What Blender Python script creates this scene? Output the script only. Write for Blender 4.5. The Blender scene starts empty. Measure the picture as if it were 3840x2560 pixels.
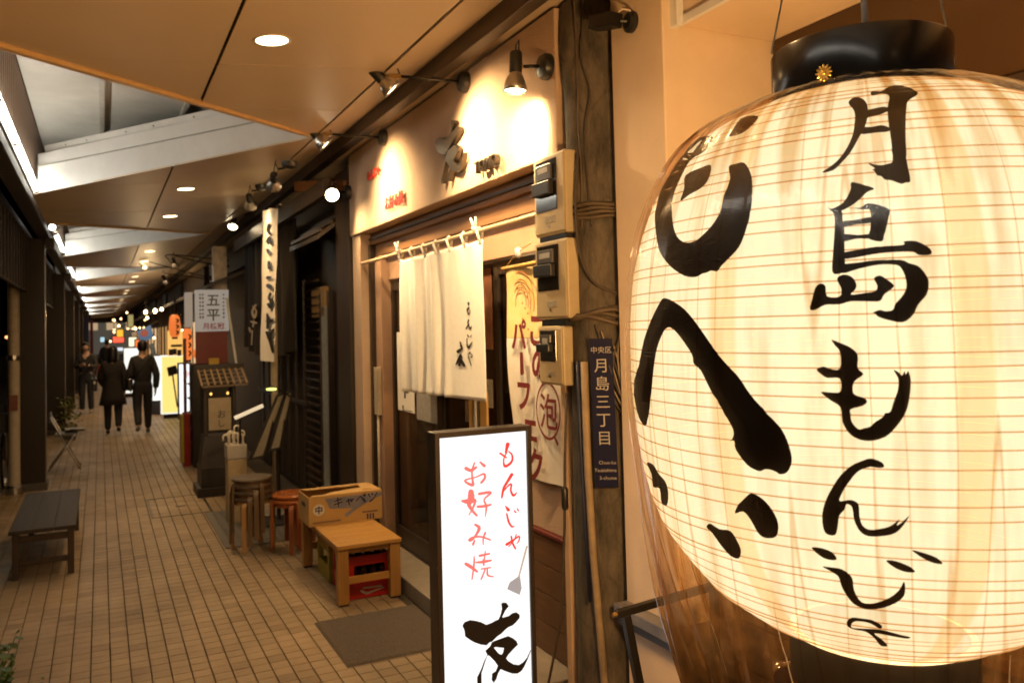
import bpy, bmesh, math, random
from mathutils import Vector, Matrix
from mathutils.geometry import tessellate_polygon
random.seed(7)
S = bpy.context.scene
COL = S.collection
R = math.radians

# ------------------------------------------------------------------ camera
YAW, PITCH, ROLL = R(26.504), R(1.791), R(-1.391)
FPX, CYPX, CAMH = 3102.05, 1128.32, 1.8          # focal length and principal row in pixels of the 3840 wide photograph
_f = Vector((math.sin(YAW)*math.cos(PITCH), math.cos(YAW)*math.cos(PITCH), math.sin(PITCH)))
_r = Vector((math.cos(YAW), -math.sin(YAW), 0.0))
_u = _r.cross(_f)
_r, _u = _r*math.cos(ROLL)+_u*math.sin(ROLL), _u*math.cos(ROLL)-_r*math.sin(ROLL)
CAM = Vector((0, 0, CAMH))
cd = bpy.data.cameras.new('camera'); cam = bpy.data.objects.new('camera', cd); COL.objects.link(cam)
cam.matrix_world = Matrix(((_r.x, _u.x, -_f.x, 0), (_r.y, _u.y, -_f.y, 0), (_r.z, _u.z, -_f.z, CAMH), (0, 0, 0, 1)))
cd.sensor_width = 36.0; cd.lens = FPX/3840*36.0; cd.shift_y = (CYPX-1280)/3840
cd.clip_start = 0.05; cd.clip_end = 600
cd.dof.use_dof = True; cd.dof.focus_distance = 1.95; cd.dof.aperture_fstop = 5.4; cd.dof.aperture_blades = 8
S.camera = cam

# ------------------------------------------------------------------ night sky, no sun above the horizon
w = bpy.data.worlds.new('World'); S.world = w; w.use_nodes = True
nt = w.node_tree; bg = nt.nodes['Background']
sk = nt.nodes.new('ShaderNodeTexSky'); sk.sky_type = 'NISHITA'; sk.sun_disc = False
sk.sun_elevation = R(-6); sk.sun_rotation = R(200)
nt.links.new(sk.outputs[0], bg.inputs[0]); bg.inputs[1].default_value = 0.05

S.view_settings.view_transform = 'Standard'; S.view_settings.look = 'None'
S.view_settings.exposure = 0.0; S.view_settings.gamma = 1.0
S.cycles.use_denoising = True
S.cycles.sample_clamp_indirect = 6.0
S.cycles.max_bounces = 6; S.cycles.diffuse_bounces = 3; S.cycles.glossy_bounces = 3
S.cycles.transparent_max_bounces = 12; S.cycles.caustics_reflective = False; S.cycles.caustics_refractive = False

# ------------------------------------------------------------------ helpers
def ray(x, y):
    return _f + _r*((x-1920)/FPX) - _u*((y-CYPX)/FPX)
def at(x, y, X=None, Y=None, Z=None):
    d = ray(x, y)
    k = X/d.x if X is not None else (Y/d.y if Y is not None else (Z-CAMH)/d.z)
    return CAM + d*k
def pxl(p):
    v = Vector(p)-CAM; q = v.dot(_f)
    return 1920+FPX*v.dot(_r)/q, CYPX-FPX*v.dot(_u)/q, q

_mats = {}
def nodes_of(name):
    m = bpy.data.materials.new(name); m.use_nodes = True
    return m, m.node_tree, m.node_tree.nodes['Principled BSDF']
def M(name, col, rough=.6, metal=0, var=.18, scale=14, bump=.0, bscale=60, coat=0, stretch=(1, 1, 1), col2=None, dirt=.0, spec=.5, trans=0):
    """plain procedural material: two tones mixed by noise, uneven gloss, fine relief"""
    if name in _mats: return _mats[name]
    m, t, b = nodes_of(name); L = t.links.new
    tc = t.nodes.new('ShaderNodeTexCoord'); mp = t.nodes.new('ShaderNodeMapping'); mp.inputs['Scale'].default_value = stretch
    L(tc.outputs['Object'], mp.inputs[0])
    n = t.nodes.new('ShaderNodeTexNoise'); n.inputs['Scale'].default_value = scale; n.inputs['Detail'].default_value = 8; n.inputs['Roughness'].default_value = .62
    L(mp.outputs[0], n.inputs['Vector'])
    cr = t.nodes.new('ShaderNodeValToRGB'); cr.color_ramp.elements[0].position = .3; cr.color_ramp.elements[1].position = .7
    c2 = col2 or tuple(min(1, c*(1-var)) for c in col); c1 = col if col2 else tuple(min(1, c*(1+var*.5)) for c in col)
    cr.color_ramp.elements[0].color = (*c2, 1); cr.color_ramp.elements[1].color = (*c1, 1)
    L(n.outputs[0], cr.inputs[0]); out = cr.outputs[0]
    if dirt:
        n2 = t.nodes.new('ShaderNodeTexNoise'); n2.inputs['Scale'].default_value = scale*.23; n2.inputs['Detail'].default_value = 10; n2.inputs['Roughness'].default_value = .7
        L(tc.outputs['Object'], n2.inputs['Vector'])
        r2 = t.nodes.new('ShaderNodeValToRGB'); r2.color_ramp.elements[0].position = .42; r2.color_ramp.elements[1].position = .68
        r2.color_ramp.elements[0].color = (0, 0, 0, 1); r2.color_ramp.elements[1].color = (dirt, dirt, dirt, 1)
        L(n2.outputs[0], r2.inputs[0])
        mx = t.nodes.new('ShaderNodeMix'); mx.data_type = 'RGBA'
        L(r2.outputs[0], mx.inputs[0]); L(out, mx.inputs[6]); mx.inputs[7].default_value = (col[0]*.3, col[1]*.27, col[2]*.23, 1)
        out = mx.outputs[2]
    L(out, b.inputs['Base Color'])
    mr = t.nodes.new('ShaderNodeMapRange'); mr.inputs[3].default_value = max(.03, rough*.8); mr.inputs[4].default_value = min(1, rough*1.2)
    L(n.outputs[0], mr.inputs[0]); L(mr.outputs[0], b.inputs['Roughness'])
    b.inputs['Metallic'].default_value = metal; b.inputs['Coat Weight'].default_value = coat; b.inputs['Specular IOR Level'].default_value = spec
    if trans: b.inputs['Transmission Weight'].default_value = trans
    if bump:
        nb = t.nodes.new('ShaderNodeTexNoise'); nb.inputs['Scale'].default_value = bscale; nb.inputs['Detail'].default_value = 6
        L(mp.outputs[0], nb.inputs['Vector'])
        bp = t.nodes.new('ShaderNodeBump'); bp.inputs['Strength'].default_value = bump; bp.inputs['Distance'].default_value = .01
        L(nb.outputs[0], bp.inputs['Height']); L(bp.outputs[0], b.inputs['Normal'])
    _mats[name] = m; return m
def WOOD(name, c1, c2, rough=.5, axis=0, coat=0):
    """wood with grain drawn out along one axis"""
    st = [14, 14, 14]; st[axis] = .9
    return M(name, c1, rough, var=.2, scale=3.2, bump=.12, bscale=9, stretch=tuple(st), col2=c2, coat=coat)
def E(name, col, strength):
    if name in _mats: return _mats[name]
    m, t, b = nodes_of(name)
    b.inputs['Base Color'].default_value = (*[min(.8, c)*(.2 if strength < 1.3 else .8) for c in col], 1)
    b.inputs['Emission Color'].default_value = (*col, 1); b.inputs['Emission Strength'].default_value = strength
    b.inputs['Roughness'].default_value = .4
    _mats[name] = m; return m

def rootloc(p):
    v = Vector((0, 0, 0))
    while p is not None: v += p.location; p = p.parent
    return v
class MB:
    def __init__(s): s.v = []; s.f = []
    def add(s, vs, fs):
        k = len(s.v); s.v += [tuple(v) for v in vs]; s.f += [tuple(i+k for i in f) for f in fs]; return s
    def bx(s, x0, x1, y0, y1, z0, z1, mat=None):
        vs = [Vector((x, y, z)) for x in (x0, x1) for y in (y0, y1) for z in (z0, z1)]
        if mat: vs = [mat @ v for v in vs]
        return s.add(vs, [(0, 1, 3, 2), (4, 6, 7, 5), (0, 4, 5, 1), (2, 3, 7, 6), (0, 2, 6, 4), (1, 5, 7, 3)])
    def beam(s, p0, p1, wd, ht, up=(0, 0, 1)):
        p0 = Vector(p0); p1 = Vector(p1); d = p1-p0; L = d.length; d.normalize()
        up = Vector(up); sd = d.cross(up)
        if sd.length < 1e-4: sd = d.cross(Vector((1, 0, 0)))
        sd.normalize(); u2 = sd.cross(d)
        m = Matrix(((d.x, sd.x, u2.x, p0.x), (d.y, sd.y, u2.y, p0.y), (d.z, sd.z, u2.z, p0.z), (0, 0, 0, 1)))
        return s.bx(0, L, -wd/2, wd/2, -ht/2, ht/2, m)
    def tube(s, pts, r, n=8, caps=True):
        pts = [Vector(p) for p in pts]; rs = r if isinstance(r, (list, tuple)) else [r]*len(pts)
        k = len(s.v); prev = None
        for i, p in enumerate(pts):
            d = (pts[min(i+1, len(pts)-1)]-pts[max(i-1, 0)]).normalized()
            if prev is None:
                a = d.cross(Vector((0, 0, 1)))
                if a.length < 1e-3: a = d.cross(Vector((1, 0, 0)))
                a.normalize()
            else:
                a = prev - d*prev.dot(d); a.normalize()
            prev = a; b = d.cross(a)
            for j in range(n):
                t = 2*math.pi*j/n; s.v.append(tuple(p+(a*math.cos(t)+b*math.sin(t))*rs[i]))
        for i in range(len(pts)-1):
            for j in range(n):
                s.f.append((k+i*n+j, k+i*n+(j+1) % n, k+(i+1)*n+(j+1) % n, k+(i+1)*n+j))
        if caps:
            s.f.append(tuple(k+j for j in reversed(range(n)))); e = k+(len(pts)-1)*n; s.f.append(tuple(e+j for j in range(n)))
        return s
    def lathe(s, prof, n=24, c=(0, 0, 0), m=None, close=False):
        k = len(s.v); c = Vector(c)
        for (r, z) in prof:
            for j in range(n):
                t = 2*math.pi*j/n; p = Vector((r*math.cos(t), r*math.sin(t), z))
                s.v.append(tuple((m @ p if m else p)+c))
        for i in range(len(prof)-1):
            for j in range(n):
                s.f.append((k+i*n+j, k+i*n+(j+1) % n, k+(i+1)*n+(j+1) % n, k+(i+1)*n+j))
        if prof[0][0] > 1e-5 and not close: s.f.append(tuple(k+j for j in reversed(range(n))))
        if prof[-1][0] > 1e-5 and not close: s.f.append(tuple(k+(len(prof)-1)*n+j for j in range(n)))
        return s
    def poly(s, pts, thick):
        """extrude a planar polygon given by 3D points along vector thick"""
        pts = [Vector(p) for p in pts]; n = len(pts); th = Vector(thick); k = len(s.v)
        s.v += [tuple(p) for p in pts]+[tuple(p+th) for p in pts]
        for t in tessellate_polygon([pts]):
            s.f.append(tuple(k+i for i in t)); s.f.append(tuple(k+n+i for i in reversed(t)))
        for i in range(n): s.f.append((k+i, k+(i+1) % n, k+n+(i+1) % n, k+n+i))
        return s
    def build(s, name, mat, parent=None, smooth=False, bevel=0, seg=2, recalc=True):
        me = bpy.data.meshes.new(name); off = rootloc(parent) if parent else Vector((0, 0, 0))
        me.from_pydata([(v[0]-off.x, v[1]-off.y, v[2]-off.z) for v in s.v], [], s.f)
        if recalc:
            bm = bmesh.new(); bm.from_mesh(me); bmesh.ops.recalc_face_normals(bm, faces=bm.faces); bm.to_mesh(me); bm.free()
        me.materials.append(mat)
        o = bpy.data.objects.new(name, me); COL.objects.link(o)
        if parent: o.parent = parent
        if smooth is True:
            me.polygons.foreach_set('use_smooth', [True]*len(me.polygons))
        elif smooth:
            me.polygons.foreach_set('use_smooth', [True]*len(me.polygons)); me.set_sharp_from_angle(angle=R(smooth))
        if bevel:
            b = o.modifiers.new('bevel', 'BEVEL'); b.width = bevel; b.segments = seg; b.limit_method = 'ANGLE'; b.angle_limit = R(40)
        return o
def box(name, x0, x1, y0, y1, z0, z1, mat, parent=None, bevel=.004):
    return MB().bx(x0, x1, y0, y1, z0, z1).build(name, mat, parent, bevel=bevel)
def tag(o, label=None, cat=None, group=None, kind=None):
    if label: o['label'] = label
    if cat: o['category'] = cat
    if group: o['group'] = group
    if kind: o['kind'] = kind
    return o
def thing(name, label, cat, loc=(0, 0, 0), rz=0, group=None):
    o = bpy.data.objects.new(name, None); COL.objects.link(o); o.location = loc; o.rotation_euler = (0, 0, rz); o.empty_display_size = .1
    return tag(o, label, cat, group)
def copy_tree(o, parent=None):
    c = o.copy(); COL.objects.link(c); c.parent = parent
    for ch in list(o.children): copy_tree(ch, c)
    return c
def lamp(name, kind, loc, energy, col, parent=None, size=.1, aim=None, spot=60, blend=.5, spread=None):
    l = bpy.data.lights.new(name, kind); l.energy = energy; l.color = col
    if kind == 'AREA':
        l.shape = 'DISK'; l.size = size
        if spread: l.spread = R(spread)
    elif kind == 'SPOT': l.spot_size = R(spot); l.spot_blend = blend; l.shadow_soft_size = size
    else: l.shadow_soft_size = size
    o = bpy.data.objects.new(name, l); COL.objects.link(o)
    off = rootloc(parent) if parent else Vector((0, 0, 0))
    if parent: o.parent = parent
    o.location = Vector(loc)-off
    if aim is not None: o.rotation_euler = (Vector(aim)-Vector(loc)).to_track_quat('-Z', 'Y').to_euler()
    return o

# --- lettering: outlines or brush strokes drawn in 2D, subdivided, then laid on a surface by a mapping function
def catmull(pts, n=6):
    if len(pts) < 3: 
        return [tuple(a+(b-a)*k/n for a, b in zip(pts[0], pts[1])) for k in range(n+1)]
    o = []; P = [pts[0]]+list(pts)+[pts[-1]]
    for i in range(1, len(P)-2):
        for k in range(n):
            t = k/n
            o.append(tuple(.5*((2*b)+(c-a)*t+(2*a-5*b+4*c-d)*t*t+(3*b-a-3*c+d)*t**3) for a, b, c, d in zip(P[i-1], P[i], P[i+1], P[i+2])))
    o.append(tuple(pts[-1])); return o
def stroke_outline(pts):
    c = catmull(pts); l = []; r = []
    for i, (x, y, wd) in enumerate(c):
        a = c[max(i-1, 0)]; b = c[min(i+1, len(c)-1)]
        dx, dy = b[0]-a[0], b[1]-a[1]; q = math.hypot(dx, dy) or 1; wd = max(wd, 2)*.5
        l.append((x-dy/q*wd, y+dx/q*wd)); r.append((x+dy/q*wd, y-dx/q*wd))
    def cap(p, q, k):      # rounded end
        (x0, y0), (x1, y1) = p, q; mx, my = (x0+x1)/2, (y0+y1)/2; rx, ry = x0-mx, y0-my
        return [(mx+rx*math.cos(t)-ry*math.sin(t), my+rx*math.sin(t)+ry*math.cos(t)) for t in [math.pi*i/5*k for i in range(1, 5)]]
    return l+cap(l[-1], r[-1], -1)+r[::-1]+cap(r[0], l[0], -1)
def ribbon(sh, i, mapf, V, F):
    c = catmull(sh, 7); k = len(V); n = len(c)
    for j, (x, y, wd) in enumerate(c):
        a = c[max(j-1, 0)]; b = c[min(j+1, n-1)]; dx, dy = b[0]-a[0], b[1]-a[1]; q = math.hypot(dx, dy) or 1; wd = max(wd, 2)*.5
        V.append(mapf(x-dy/q*wd, y+dx/q*wd, i)); V.append(mapf(x+dy/q*wd, y-dx/q*wd, i+.3*j/n))
    for j in range(n-1): F.append((k+2*j, k+2*j+1, k+2*j+3, k+2*j+2))
    for j in (0, n-1):                       # round ends
        x, y, wd = c[j]; m = len(V)
        for s_ in range(8): V.append(mapf(x+.5*wd*math.cos(s_*math.pi/4), y+.5*wd*math.sin(s_*math.pi/4), i+.5))
        F.append(tuple(range(m, m+8)))
def smooth_ring(pl, n=3):
    o = []; N = len(pl)
    for i in range(N):
        P4 = [pl[(i+k) % N] for k in (-1, 0, 1, 2)]
        for k in range(n):
            t = k/n; o.append(tuple(.5*((2*b)+(c-a)*t+(2*a-5*b+4*c-d)*t*t+(3*b-a-3*c+d)*t**3) for a, b, c, d in zip(*P4)))
    return o
def ink(name, shapes, mapf, mat, parent, maxlen=40, strokes=False, lift=0.0):
    """shapes: list of outlines (or list of stroke point lists); mapf(x, y, i) -> world point"""
    V = []; F = []
    for i, sh in enumerate(shapes):
        if strokes:
            ribbon(sh, i, mapf, V, F); continue
        rings = [stroke_outline(sh)] if strokes else (sh if isinstance(sh[0][0], (list, tuple)) else [sh])
        flat = [p for r_ in rings for p in r_]
        bm = bmesh.new(); vs = [bm.verts.new((p[0], p[1], 0)) for p in flat]
        for t in tessellate_polygon([[Vector((p[0], p[1], 0)) for p in r_] for r_ in rings]):
            try: bm.faces.new([vs[k] for k in t])
            except ValueError: pass
        for _ in range(5):
            es = [e for e in bm.edges if e.calc_length() > maxlen]
            if not es: break
            bmesh.ops.subdivide_edges(bm, edges=es, cuts=1); bmesh.ops.triangulate(bm, faces=bm.faces)
        k = len(V); bm.verts.index_update()
        V += [mapf(v.co.x, v.co.y, i) for v in bm.verts]; F += [tuple(k+v.index for v in f.verts) for f in bm.faces]; bm.free()
    b = MB(); b.v = [tuple(v) for v in V]; b.f = F
    return b.build(name, mat, parent, recalc=False)
_txt = {}
def text(name, body, origin, right, up, size, mat, parent, extrude=0.0, align='LEFT', bold=0.0, shear=0):
    """type set with the built-in font, turned into a mesh lying in the plane (right, up) at origin"""
    cu = bpy.data.curves.new('type', 'FONT'); cu.body = body; cu.size = 1; cu.extrude = extrude/size; cu.offset = bold; cu.shear = shear
    cu.align_x = align; cu.resolution_u = 3
    o = bpy.data.objects.new('type', cu); COL.objects.link(o)
    me = bpy.data.meshes.new_from_object(o.evaluated_get(bpy.context.evaluated_depsgraph_get()))
    bpy.data.objects.remove(o); bpy.data.curves.remove(cu)
    right = Vector(right).normalized(); up = Vector(up).normalized(); nr = right.cross(up)
    off = rootloc(parent) if parent else Vector((0, 0, 0)); og = Vector(origin)-off
    for v in me.vertices:
        c = v.co; v.co = og + right*c.x*size + up*c.y*size + nr*c.z*size
    me.materials.clear(); me.materials.append(mat); me.name = name
    ob = bpy.data.objects.new(name, me); COL.objects.link(ob); ob.parent = parent
    return ob

# ------------------------------------------------------------------ shared materials
BLACKM = M('black metal', (.02, .019, .018), .35, metal=.6)
DARKWOOD = WOOD('dark stained wood', (.035, .02, .012), (.02, .012, .008), .45, 2)
DARKWOODY = WOOD('dark stained wood along', (.04, .022, .013), (.022, .013, .008), .4, 1)
DARKBRONZE = M('dark bronze', (.05, .036, .027), .35, metal=.5, var=.1)
STEEL = M('steel', (.5, .5, .5), .3, metal=1)
WHITEPAINT = M('white paint', (.76, .76, .74), .45, var=.06, scale=5, dirt=.15)
INK = M('black ink', (.012, .009, .007), .35, var=.1)
PLASTICBLACK = M('black plastic', (.018, .018, .018), .4)
PAPER = M('printed paper', (.72, .68, .6), .6, var=.06)
# ================================================================== THE SETTING
ASPHALT = M('asphalt', (.045, .043, .042), .8, bump=.4, bscale=180, scale=30)
MORTAR = M('tile bed mortar', (.06, .046, .032), .9, var=.3, scale=40)
CONC = M('concrete', (.24, .2, .16), .8, bump=.25, bscale=120, scale=9, dirt=.5)
def sheet(name, x0, x1, y0, y1, z, mat, parent=None):
    return MB().add([(x0, y0, z), (x1, y0, z), (x1, y1, z), (x0, y1, z)], [(0, 1, 2, 3)]).build(name, mat, parent, recalc=False)
tag(sheet('ground', -150, 150, -150, 250, -.16, ASPHALT), 'dark asphalt ground around the arcade', kind='structure')
tag(sheet('road', -7.6, -1.35, -20, 200, -.13, M('road asphalt', (.035, .035, .037), .55, bump=.35, bscale=200, scale=25)), kind='structure')
pv = tag(sheet('pavement', -1.2, 2.6, -6, 130, -.009, MORTAR), 'pavement of square beige tiles with dark joints', kind='structure')
kb = tag(box('kerb', -1.35, -1.2, -20, 130, -.16, .0, CONC), 'grey kerb along the dark street', kind='structure')

# tile material: each tile its own tone
mt, t, b = nodes_of('beige unglazed tile'); L = t.links.new
oi = t.nodes.new('ShaderNodeObjectInfo'); ge = t.nodes.new('ShaderNodeNewGeometry')
ad = t.nodes.new('ShaderNodeMath'); ad.operation = 'ADD'; fr = t.nodes.new('ShaderNodeMath'); fr.operation = 'FRACT'
L(oi.outputs['Random'], ad.inputs[0]); L(ge.outputs['Random Per Island'], ad.inputs[1]); L(ad.outputs[0], fr.inputs[0])
cr = t.nodes.new('ShaderNodeValToRGB'); cr.color_ramp.elements[0].color = (.25, .175, .1, 1); cr.color_ramp.elements[1].color = (.305, .22, .13, 1)
e_ = cr.color_ramp.elements.new(.06); e_.color = (.21, .145, .08, 1); e_ = cr.color_ramp.elements.new(.13); e_.color = (.265, .19, .11, 1)
L(fr.outputs[0], cr.inputs[0])
tc = t.nodes.new('ShaderNodeNewGeometry'); n1 = t.nodes.new('ShaderNodeTexNoise'); n1.inputs['Scale'].default_value = 1.3; n1.inputs['Detail'].default_value = 8; n1.inputs['Roughness'].default_value = .65
n2 = t.nodes.new('ShaderNodeTexNoise'); n2.inputs['Scale'].default_value = 260; n2.inputs['Detail'].default_value = 3
L(tc.outputs['Position'], n1.inputs['Vector']); L(tc.outputs['Position'], n2.inputs['Vector'])
rr = t.nodes.new('ShaderNodeMapRange'); rr.inputs[1].default_value = .3; rr.inputs[2].default_value = .75; rr.inputs[3].default_value = 1.25; rr.inputs[4].default_value = .62
L(n1.outputs[0], rr.inputs[0])
r3 = t.nodes.new('ShaderNodeMapRange'); r3.inputs[3].default_value = .8; r3.inputs[4].default_value = 1.2; L(n2.outputs[0], r3.inputs[0])
mu = t.nodes.new('ShaderNodeMath'); mu.operation = 'MULTIPLY'; L(rr.outputs[0], mu.inputs[0]); L(r3.outputs[0], mu.inputs[1])
vm = t.nodes.new('ShaderNodeVectorMath'); vm.operation = 'SCALE'; L(cr.outputs[0], vm.inputs[0]); L(mu.outputs[0], vm.inputs['Scale'])
vg = t.nodes.new('ShaderNodeTexVoronoi'); vg.inputs['Scale'].default_value = 2.6; L(tc.outputs['Position'], vg.inputs['Vector'])      # trodden gum and drips
vr_ = t.nodes.new('ShaderNodeValToRGB'); vr_.color_ramp.elements[0].position = .05; vr_.color_ramp.elements[1].position = .075; vr_.color_ramp.elements[0].color = (.62, .6, .58, 1); L(vg.outputs['Distance'], vr_.inputs[0])
vq = t.nodes.new('ShaderNodeMix'); vq.data_type = 'RGBA'; vq.blend_type = 'MULTIPLY'; vq.inputs[0].default_value = 1; L(vm.outputs[0], vq.inputs[6]); L(vr_.outputs[0], vq.inputs[7])
L(vq.outputs[2], b.inputs['Base Color'])
rg = t.nodes.new('ShaderNodeMapRange'); rg.inputs[3].default_value = .38; rg.inputs[4].default_value = .62; L(n1.outputs[0], rg.inputs[0]); L(rg.outputs[0], b.inputs['Roughness'])
bp = t.nodes.new('ShaderNodeBump'); bp.inputs['Strength'].default_value = .3; bp.inputs['Distance'].default_value = .003; L(n2.outputs[0], bp.inputs['Height']); L(bp.outputs[0], b.inputs['Normal'])
TILE = mt

P = .097; X0T = -.156
def tile_geo(cx, cy, dz=0, tx=0, ty=0):
    a, c = .0460, .0461; i = .0018
    vs = [(cx+sx*a, cy+sy*c, -.0088) for sx, sy in ((-1, -1), (1, -1), (1, 1), (-1, 1))]
    vs += [(cx+sx*(a-.0002), cy+sy*(c-.0002), -.0016+dz+sx*tx+sy*ty) for sx, sy in ((-1, -1), (1, -1), (1, 1), (-1, 1))]
    vs += [(cx+sx*(a-i), cy+sy*(c-i), dz+sx*tx+sy*ty) for sx, sy in ((-1, -1), (1, -1), (1, 1), (-1, 1))]
    fs = [(8, 9, 10, 11)]+[(k+j, k+(j+1) % 4, k+4+(j+1) % 4, k+4+j) for k in (0, 4) for j in range(4)]
    return vs, fs
cells = []
for i in range(-11, 21):
    for j in range(-40, 400):
        cx, cy = X0T+P*(i+.5), .05+P*(j+.5)
        if cx < -1.19 or cx > 1.81: continue
        cells.append((cx, cy))
near = []
for c in cells:
    if c[1] < 3: continue
    x, y, q = pxl((c[0], c[1], 0))
    if -40 < x < 3880 and y < 2600 and not (1.17 < c[0] < 1.83 and 4.42 < c[1] < 5.2): near.append((q, c))
near.sort(); nearset = {c for q, c in near[:300]}
tm = None
for c in cells:
    if c in nearset:
        if tm is None:
            vs, fs = tile_geo(0, 0); tm = bpy.data.meshes.new('tile'); tm.from_pydata(vs, [], fs); tm.materials.append(TILE)
        o = bpy.data.objects.new('tile', tm); COL.objects.link(o); o.parent = pv
        o.location = (c[0], c[1], random.uniform(-.0007, .0004)); o.rotation_euler = (random.gauss(0, .004), random.gauss(0, .004), 0)
rest = MB()
for c in cells:
    if c not in nearset:
        rest.add(*tile_geo(c[0], c[1], random.uniform(-.0007, .0004), random.gauss(0, .0002), random.gauss(0, .0002)))
tag(rest.build('tile_field', TILE, pv, recalc=False), kind='stuff')
sheet('far_tiles', -1.19, 1.81, 38.8, 130, -.001, TILE, pv)

# ------------------------------------------------------------------ arcade ceiling: sawtooth bays with triangular openings
CEIL = M('satin ceiling panel', (.66, .53, .38), .4, var=.05, scale=2.5, spec=.6)
SLOT = M('ceiling joint shadow gap', (.02, .015, .01), .9)
BAY, A0 = 6.25, 5.95
def cz(x): return 3.2+.08*(x-1.32)
def clip(poly, n, d):            # keep n.p <= d
    o = []
    for i in range(len(poly)):
        a, b_ = poly[i], poly[(i+1) % len(poly)]
        da = n[0]*a[0]+n[1]*a[1]-d; db = n[0]*b_[0]+n[1]*b_[1]-d
        if da <= 0: o.append(a)
        if da*db < 0:
            k = da/(da-db); o.append((a[0]+(b_[0]-a[0])*k, a[1]+(b_[1]-a[1])*k))
    return o
ceil = thing('ceiling', None, None, (0, 0, 3.0)); tag(ceil, kind='structure')
XL, XM, XR = -.52, .53, 1.395
K0, K1 = -2, 9
for k in range(K0, K1):
    ya, yb = A0+BAY*k, A0+BAY*(k+1)                   # apex of the opening before and after this bay
    # near edge: from (XR, ya) to (-.42, ya+2.2); far edge: from (XR, yb) to (-.42, yb-1.85)
    dx = XR+.42
    n1_ = (-2.2, -dx); d1 = n1_[0]*XR+n1_[1]*(ya+.01)         # y >= line
    n2_ = (-1.85, dx); d2 = n2_[0]*XR+n2_[1]*(yb-.01)
    far = k >= 4; acc = MB()
    for (xa, xb) in ((XL, XM-.008), (XM+.008, XR)):
        for j in range(-1, 8):
            y0 = ya-.79+.893*j; y1 = y0+.893-.006
            pl = [(xa, y0), (xb, y0), (xb, y1), (xa, y1)]
            pl = clip(clip(pl, n1_, d1), n2_, d2)
            if len(pl) < 3: continue
            dz = random.uniform(-.0015, .0015)
            m_ = acc if far else MB()
            m_.poly([(x, y, cz(x)+dz) for x, y in pl], (0, 0, .012))
            if not far: m_.build('ceiling_panel', CEIL, ceil)
    if far: acc.build('ceiling_panel', CEIL, ceil)
    bk = MB()                                          # dark backing above the joints
    pl = clip(clip([(XL+.02, ya-1), (XR, ya-1), (XR, yb+1), (XL+.02, yb+1)], n1_, d1-.06), n2_, d2-.06)
    bk.poly([(x, y, cz(x)+.02) for x, y in pl], (0, 0, .01)).build('ceiling_backing', SLOT, ceil)
    # edge trim along the far edge and white upstand along the near edge
    tr = MB().beam((XR-.02, yb-.05, cz(XR)-.002), (-.5, yb-1.85-.11, cz(-.5)-.002), .05, .035).build('edge_trim', M('ochre edge trim', (.7, .47, .22), .35, var=.1), ceil, bevel=.012, seg=3)
    up = MB(); p0 = Vector((XR, ya+.012, 0)); p1 = Vector((-.47, ya+2.2+.07, 0))
    up.poly([(p0.x, p0.y, cz(XR)), (p1.x, p1.y, cz(p1.x)-.0), (p1.x, p1.y, 3.40), (p0.x, p0.y, 3.52)], (.01, .012, 0)).build('upstand', WHITEPAINT, ceil)
    up = MB(); q0 = p0.lerp(p1, .02); q1 = p1
    up.beam((q0.x, q0.y-.012, 3.40), (q1.x, q1.y-.012, 3.29), .012, .006).build('upstand_seam', M('paint seam', (.35, .34, .31), .5), ceil)
    # angle strip with bolts just behind the top of the upstand
    if k < 5:
        a_ = p0.lerp(p1, .1); b_ = p0.lerp(p1, .97)
        MB().beam((a_.x, a_.y+.05, 3.545), (b_.x, b_.y+.05, 3.445), .008, .055).build('angle_strip', WHITEPAINT, ceil)
        for q in (.2, .33, .5, .62, .8, .9):
            c_ = a_.lerp(b_, q); MB().lathe([(.008, 0), (.008, .008), (.001, .01)], 8, (c_.x, c_.y+.043, 3.54-.1*q), Matrix.Rotation(R(90), 4, 'X')).build('bolt', STEEL, ceil)
# roof deck above the openings with runners
deck = M('roof deck board', (.8, .77, .7), .6, var=.08, scale=3, dirt=.3)
for k in range(K0, K1):
    ya = A0+BAY*k
    box('deck_board', -.5, 1.5, ya-2.6, ya+3.6, 3.74, 3.77, deck, ceil, bevel=0)
    for xx in (.03, .66):
        MB().bx(xx-.02, xx+.02, ya-2.6, ya+3.6, 3.69, 3.738).build('runner', M('pale runner', (.62, .57, .5), .5), ceil, bevel=.003)
# wall side: strip, dark steel beam and soffit in front of the shops
MB().poly([(1.412, -8, 3.206), (1.75, -8, 3.372), (1.75, -8, 3.386), (1.412, -8, 3.22)], (0, 70, 0)).build('ceiling_strip', CEIL, ceil)
box('steel_beam', 1.75, 1.83, -8, 62, 3.27, 3.385, M('brown steel beam', (.045, .03, .02), .45, metal=.3), ceil)
box('soffit_strip', 1.831, 2.4, 3.2, 62, 3.30, 3.32, CEIL, ceil, bevel=0)
# street side: ribbed cladding above, dark valance below
RIB = M('ribbed brown cladding', (.3, .22, .17), .5, var=.12)
clad = MB()
for i in range(0, 1100):
    y = -6+i*.062
    if i % 2 == 0: clad.bx(-.545, -.505, y, y+.06, 3.2, 3.739)
tag(clad.build('cladding_ribs', RIB, ceil), kind='stuff')
box('cladding', -.58, -.544, -8, 62.5, 3.19, 4.0, M('brown cladding', (.07, .048, .037), .55), ceil, bevel=0)
box('edge_beam', -.655, -.53, -8, 62.5, 3.0, 3.085, M('dark edge beam', (.02, .014, .011), .45), ceil)
VAL = M('dark valance sheet', (.026, .018, .018), .55, var=.2)
box('valance', -.8, -.77, -8, 62.5, 2.35, 3.1, VAL, ceil, bevel=0)
vr = MB()
for i in range(230):
    y = -7+i*.3; vr.bx(-.769, -.757, y, y+.022, 2.36, 3.0)
tag(vr.build('valance_ribs', VAL, ceil), kind='stuff')
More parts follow.
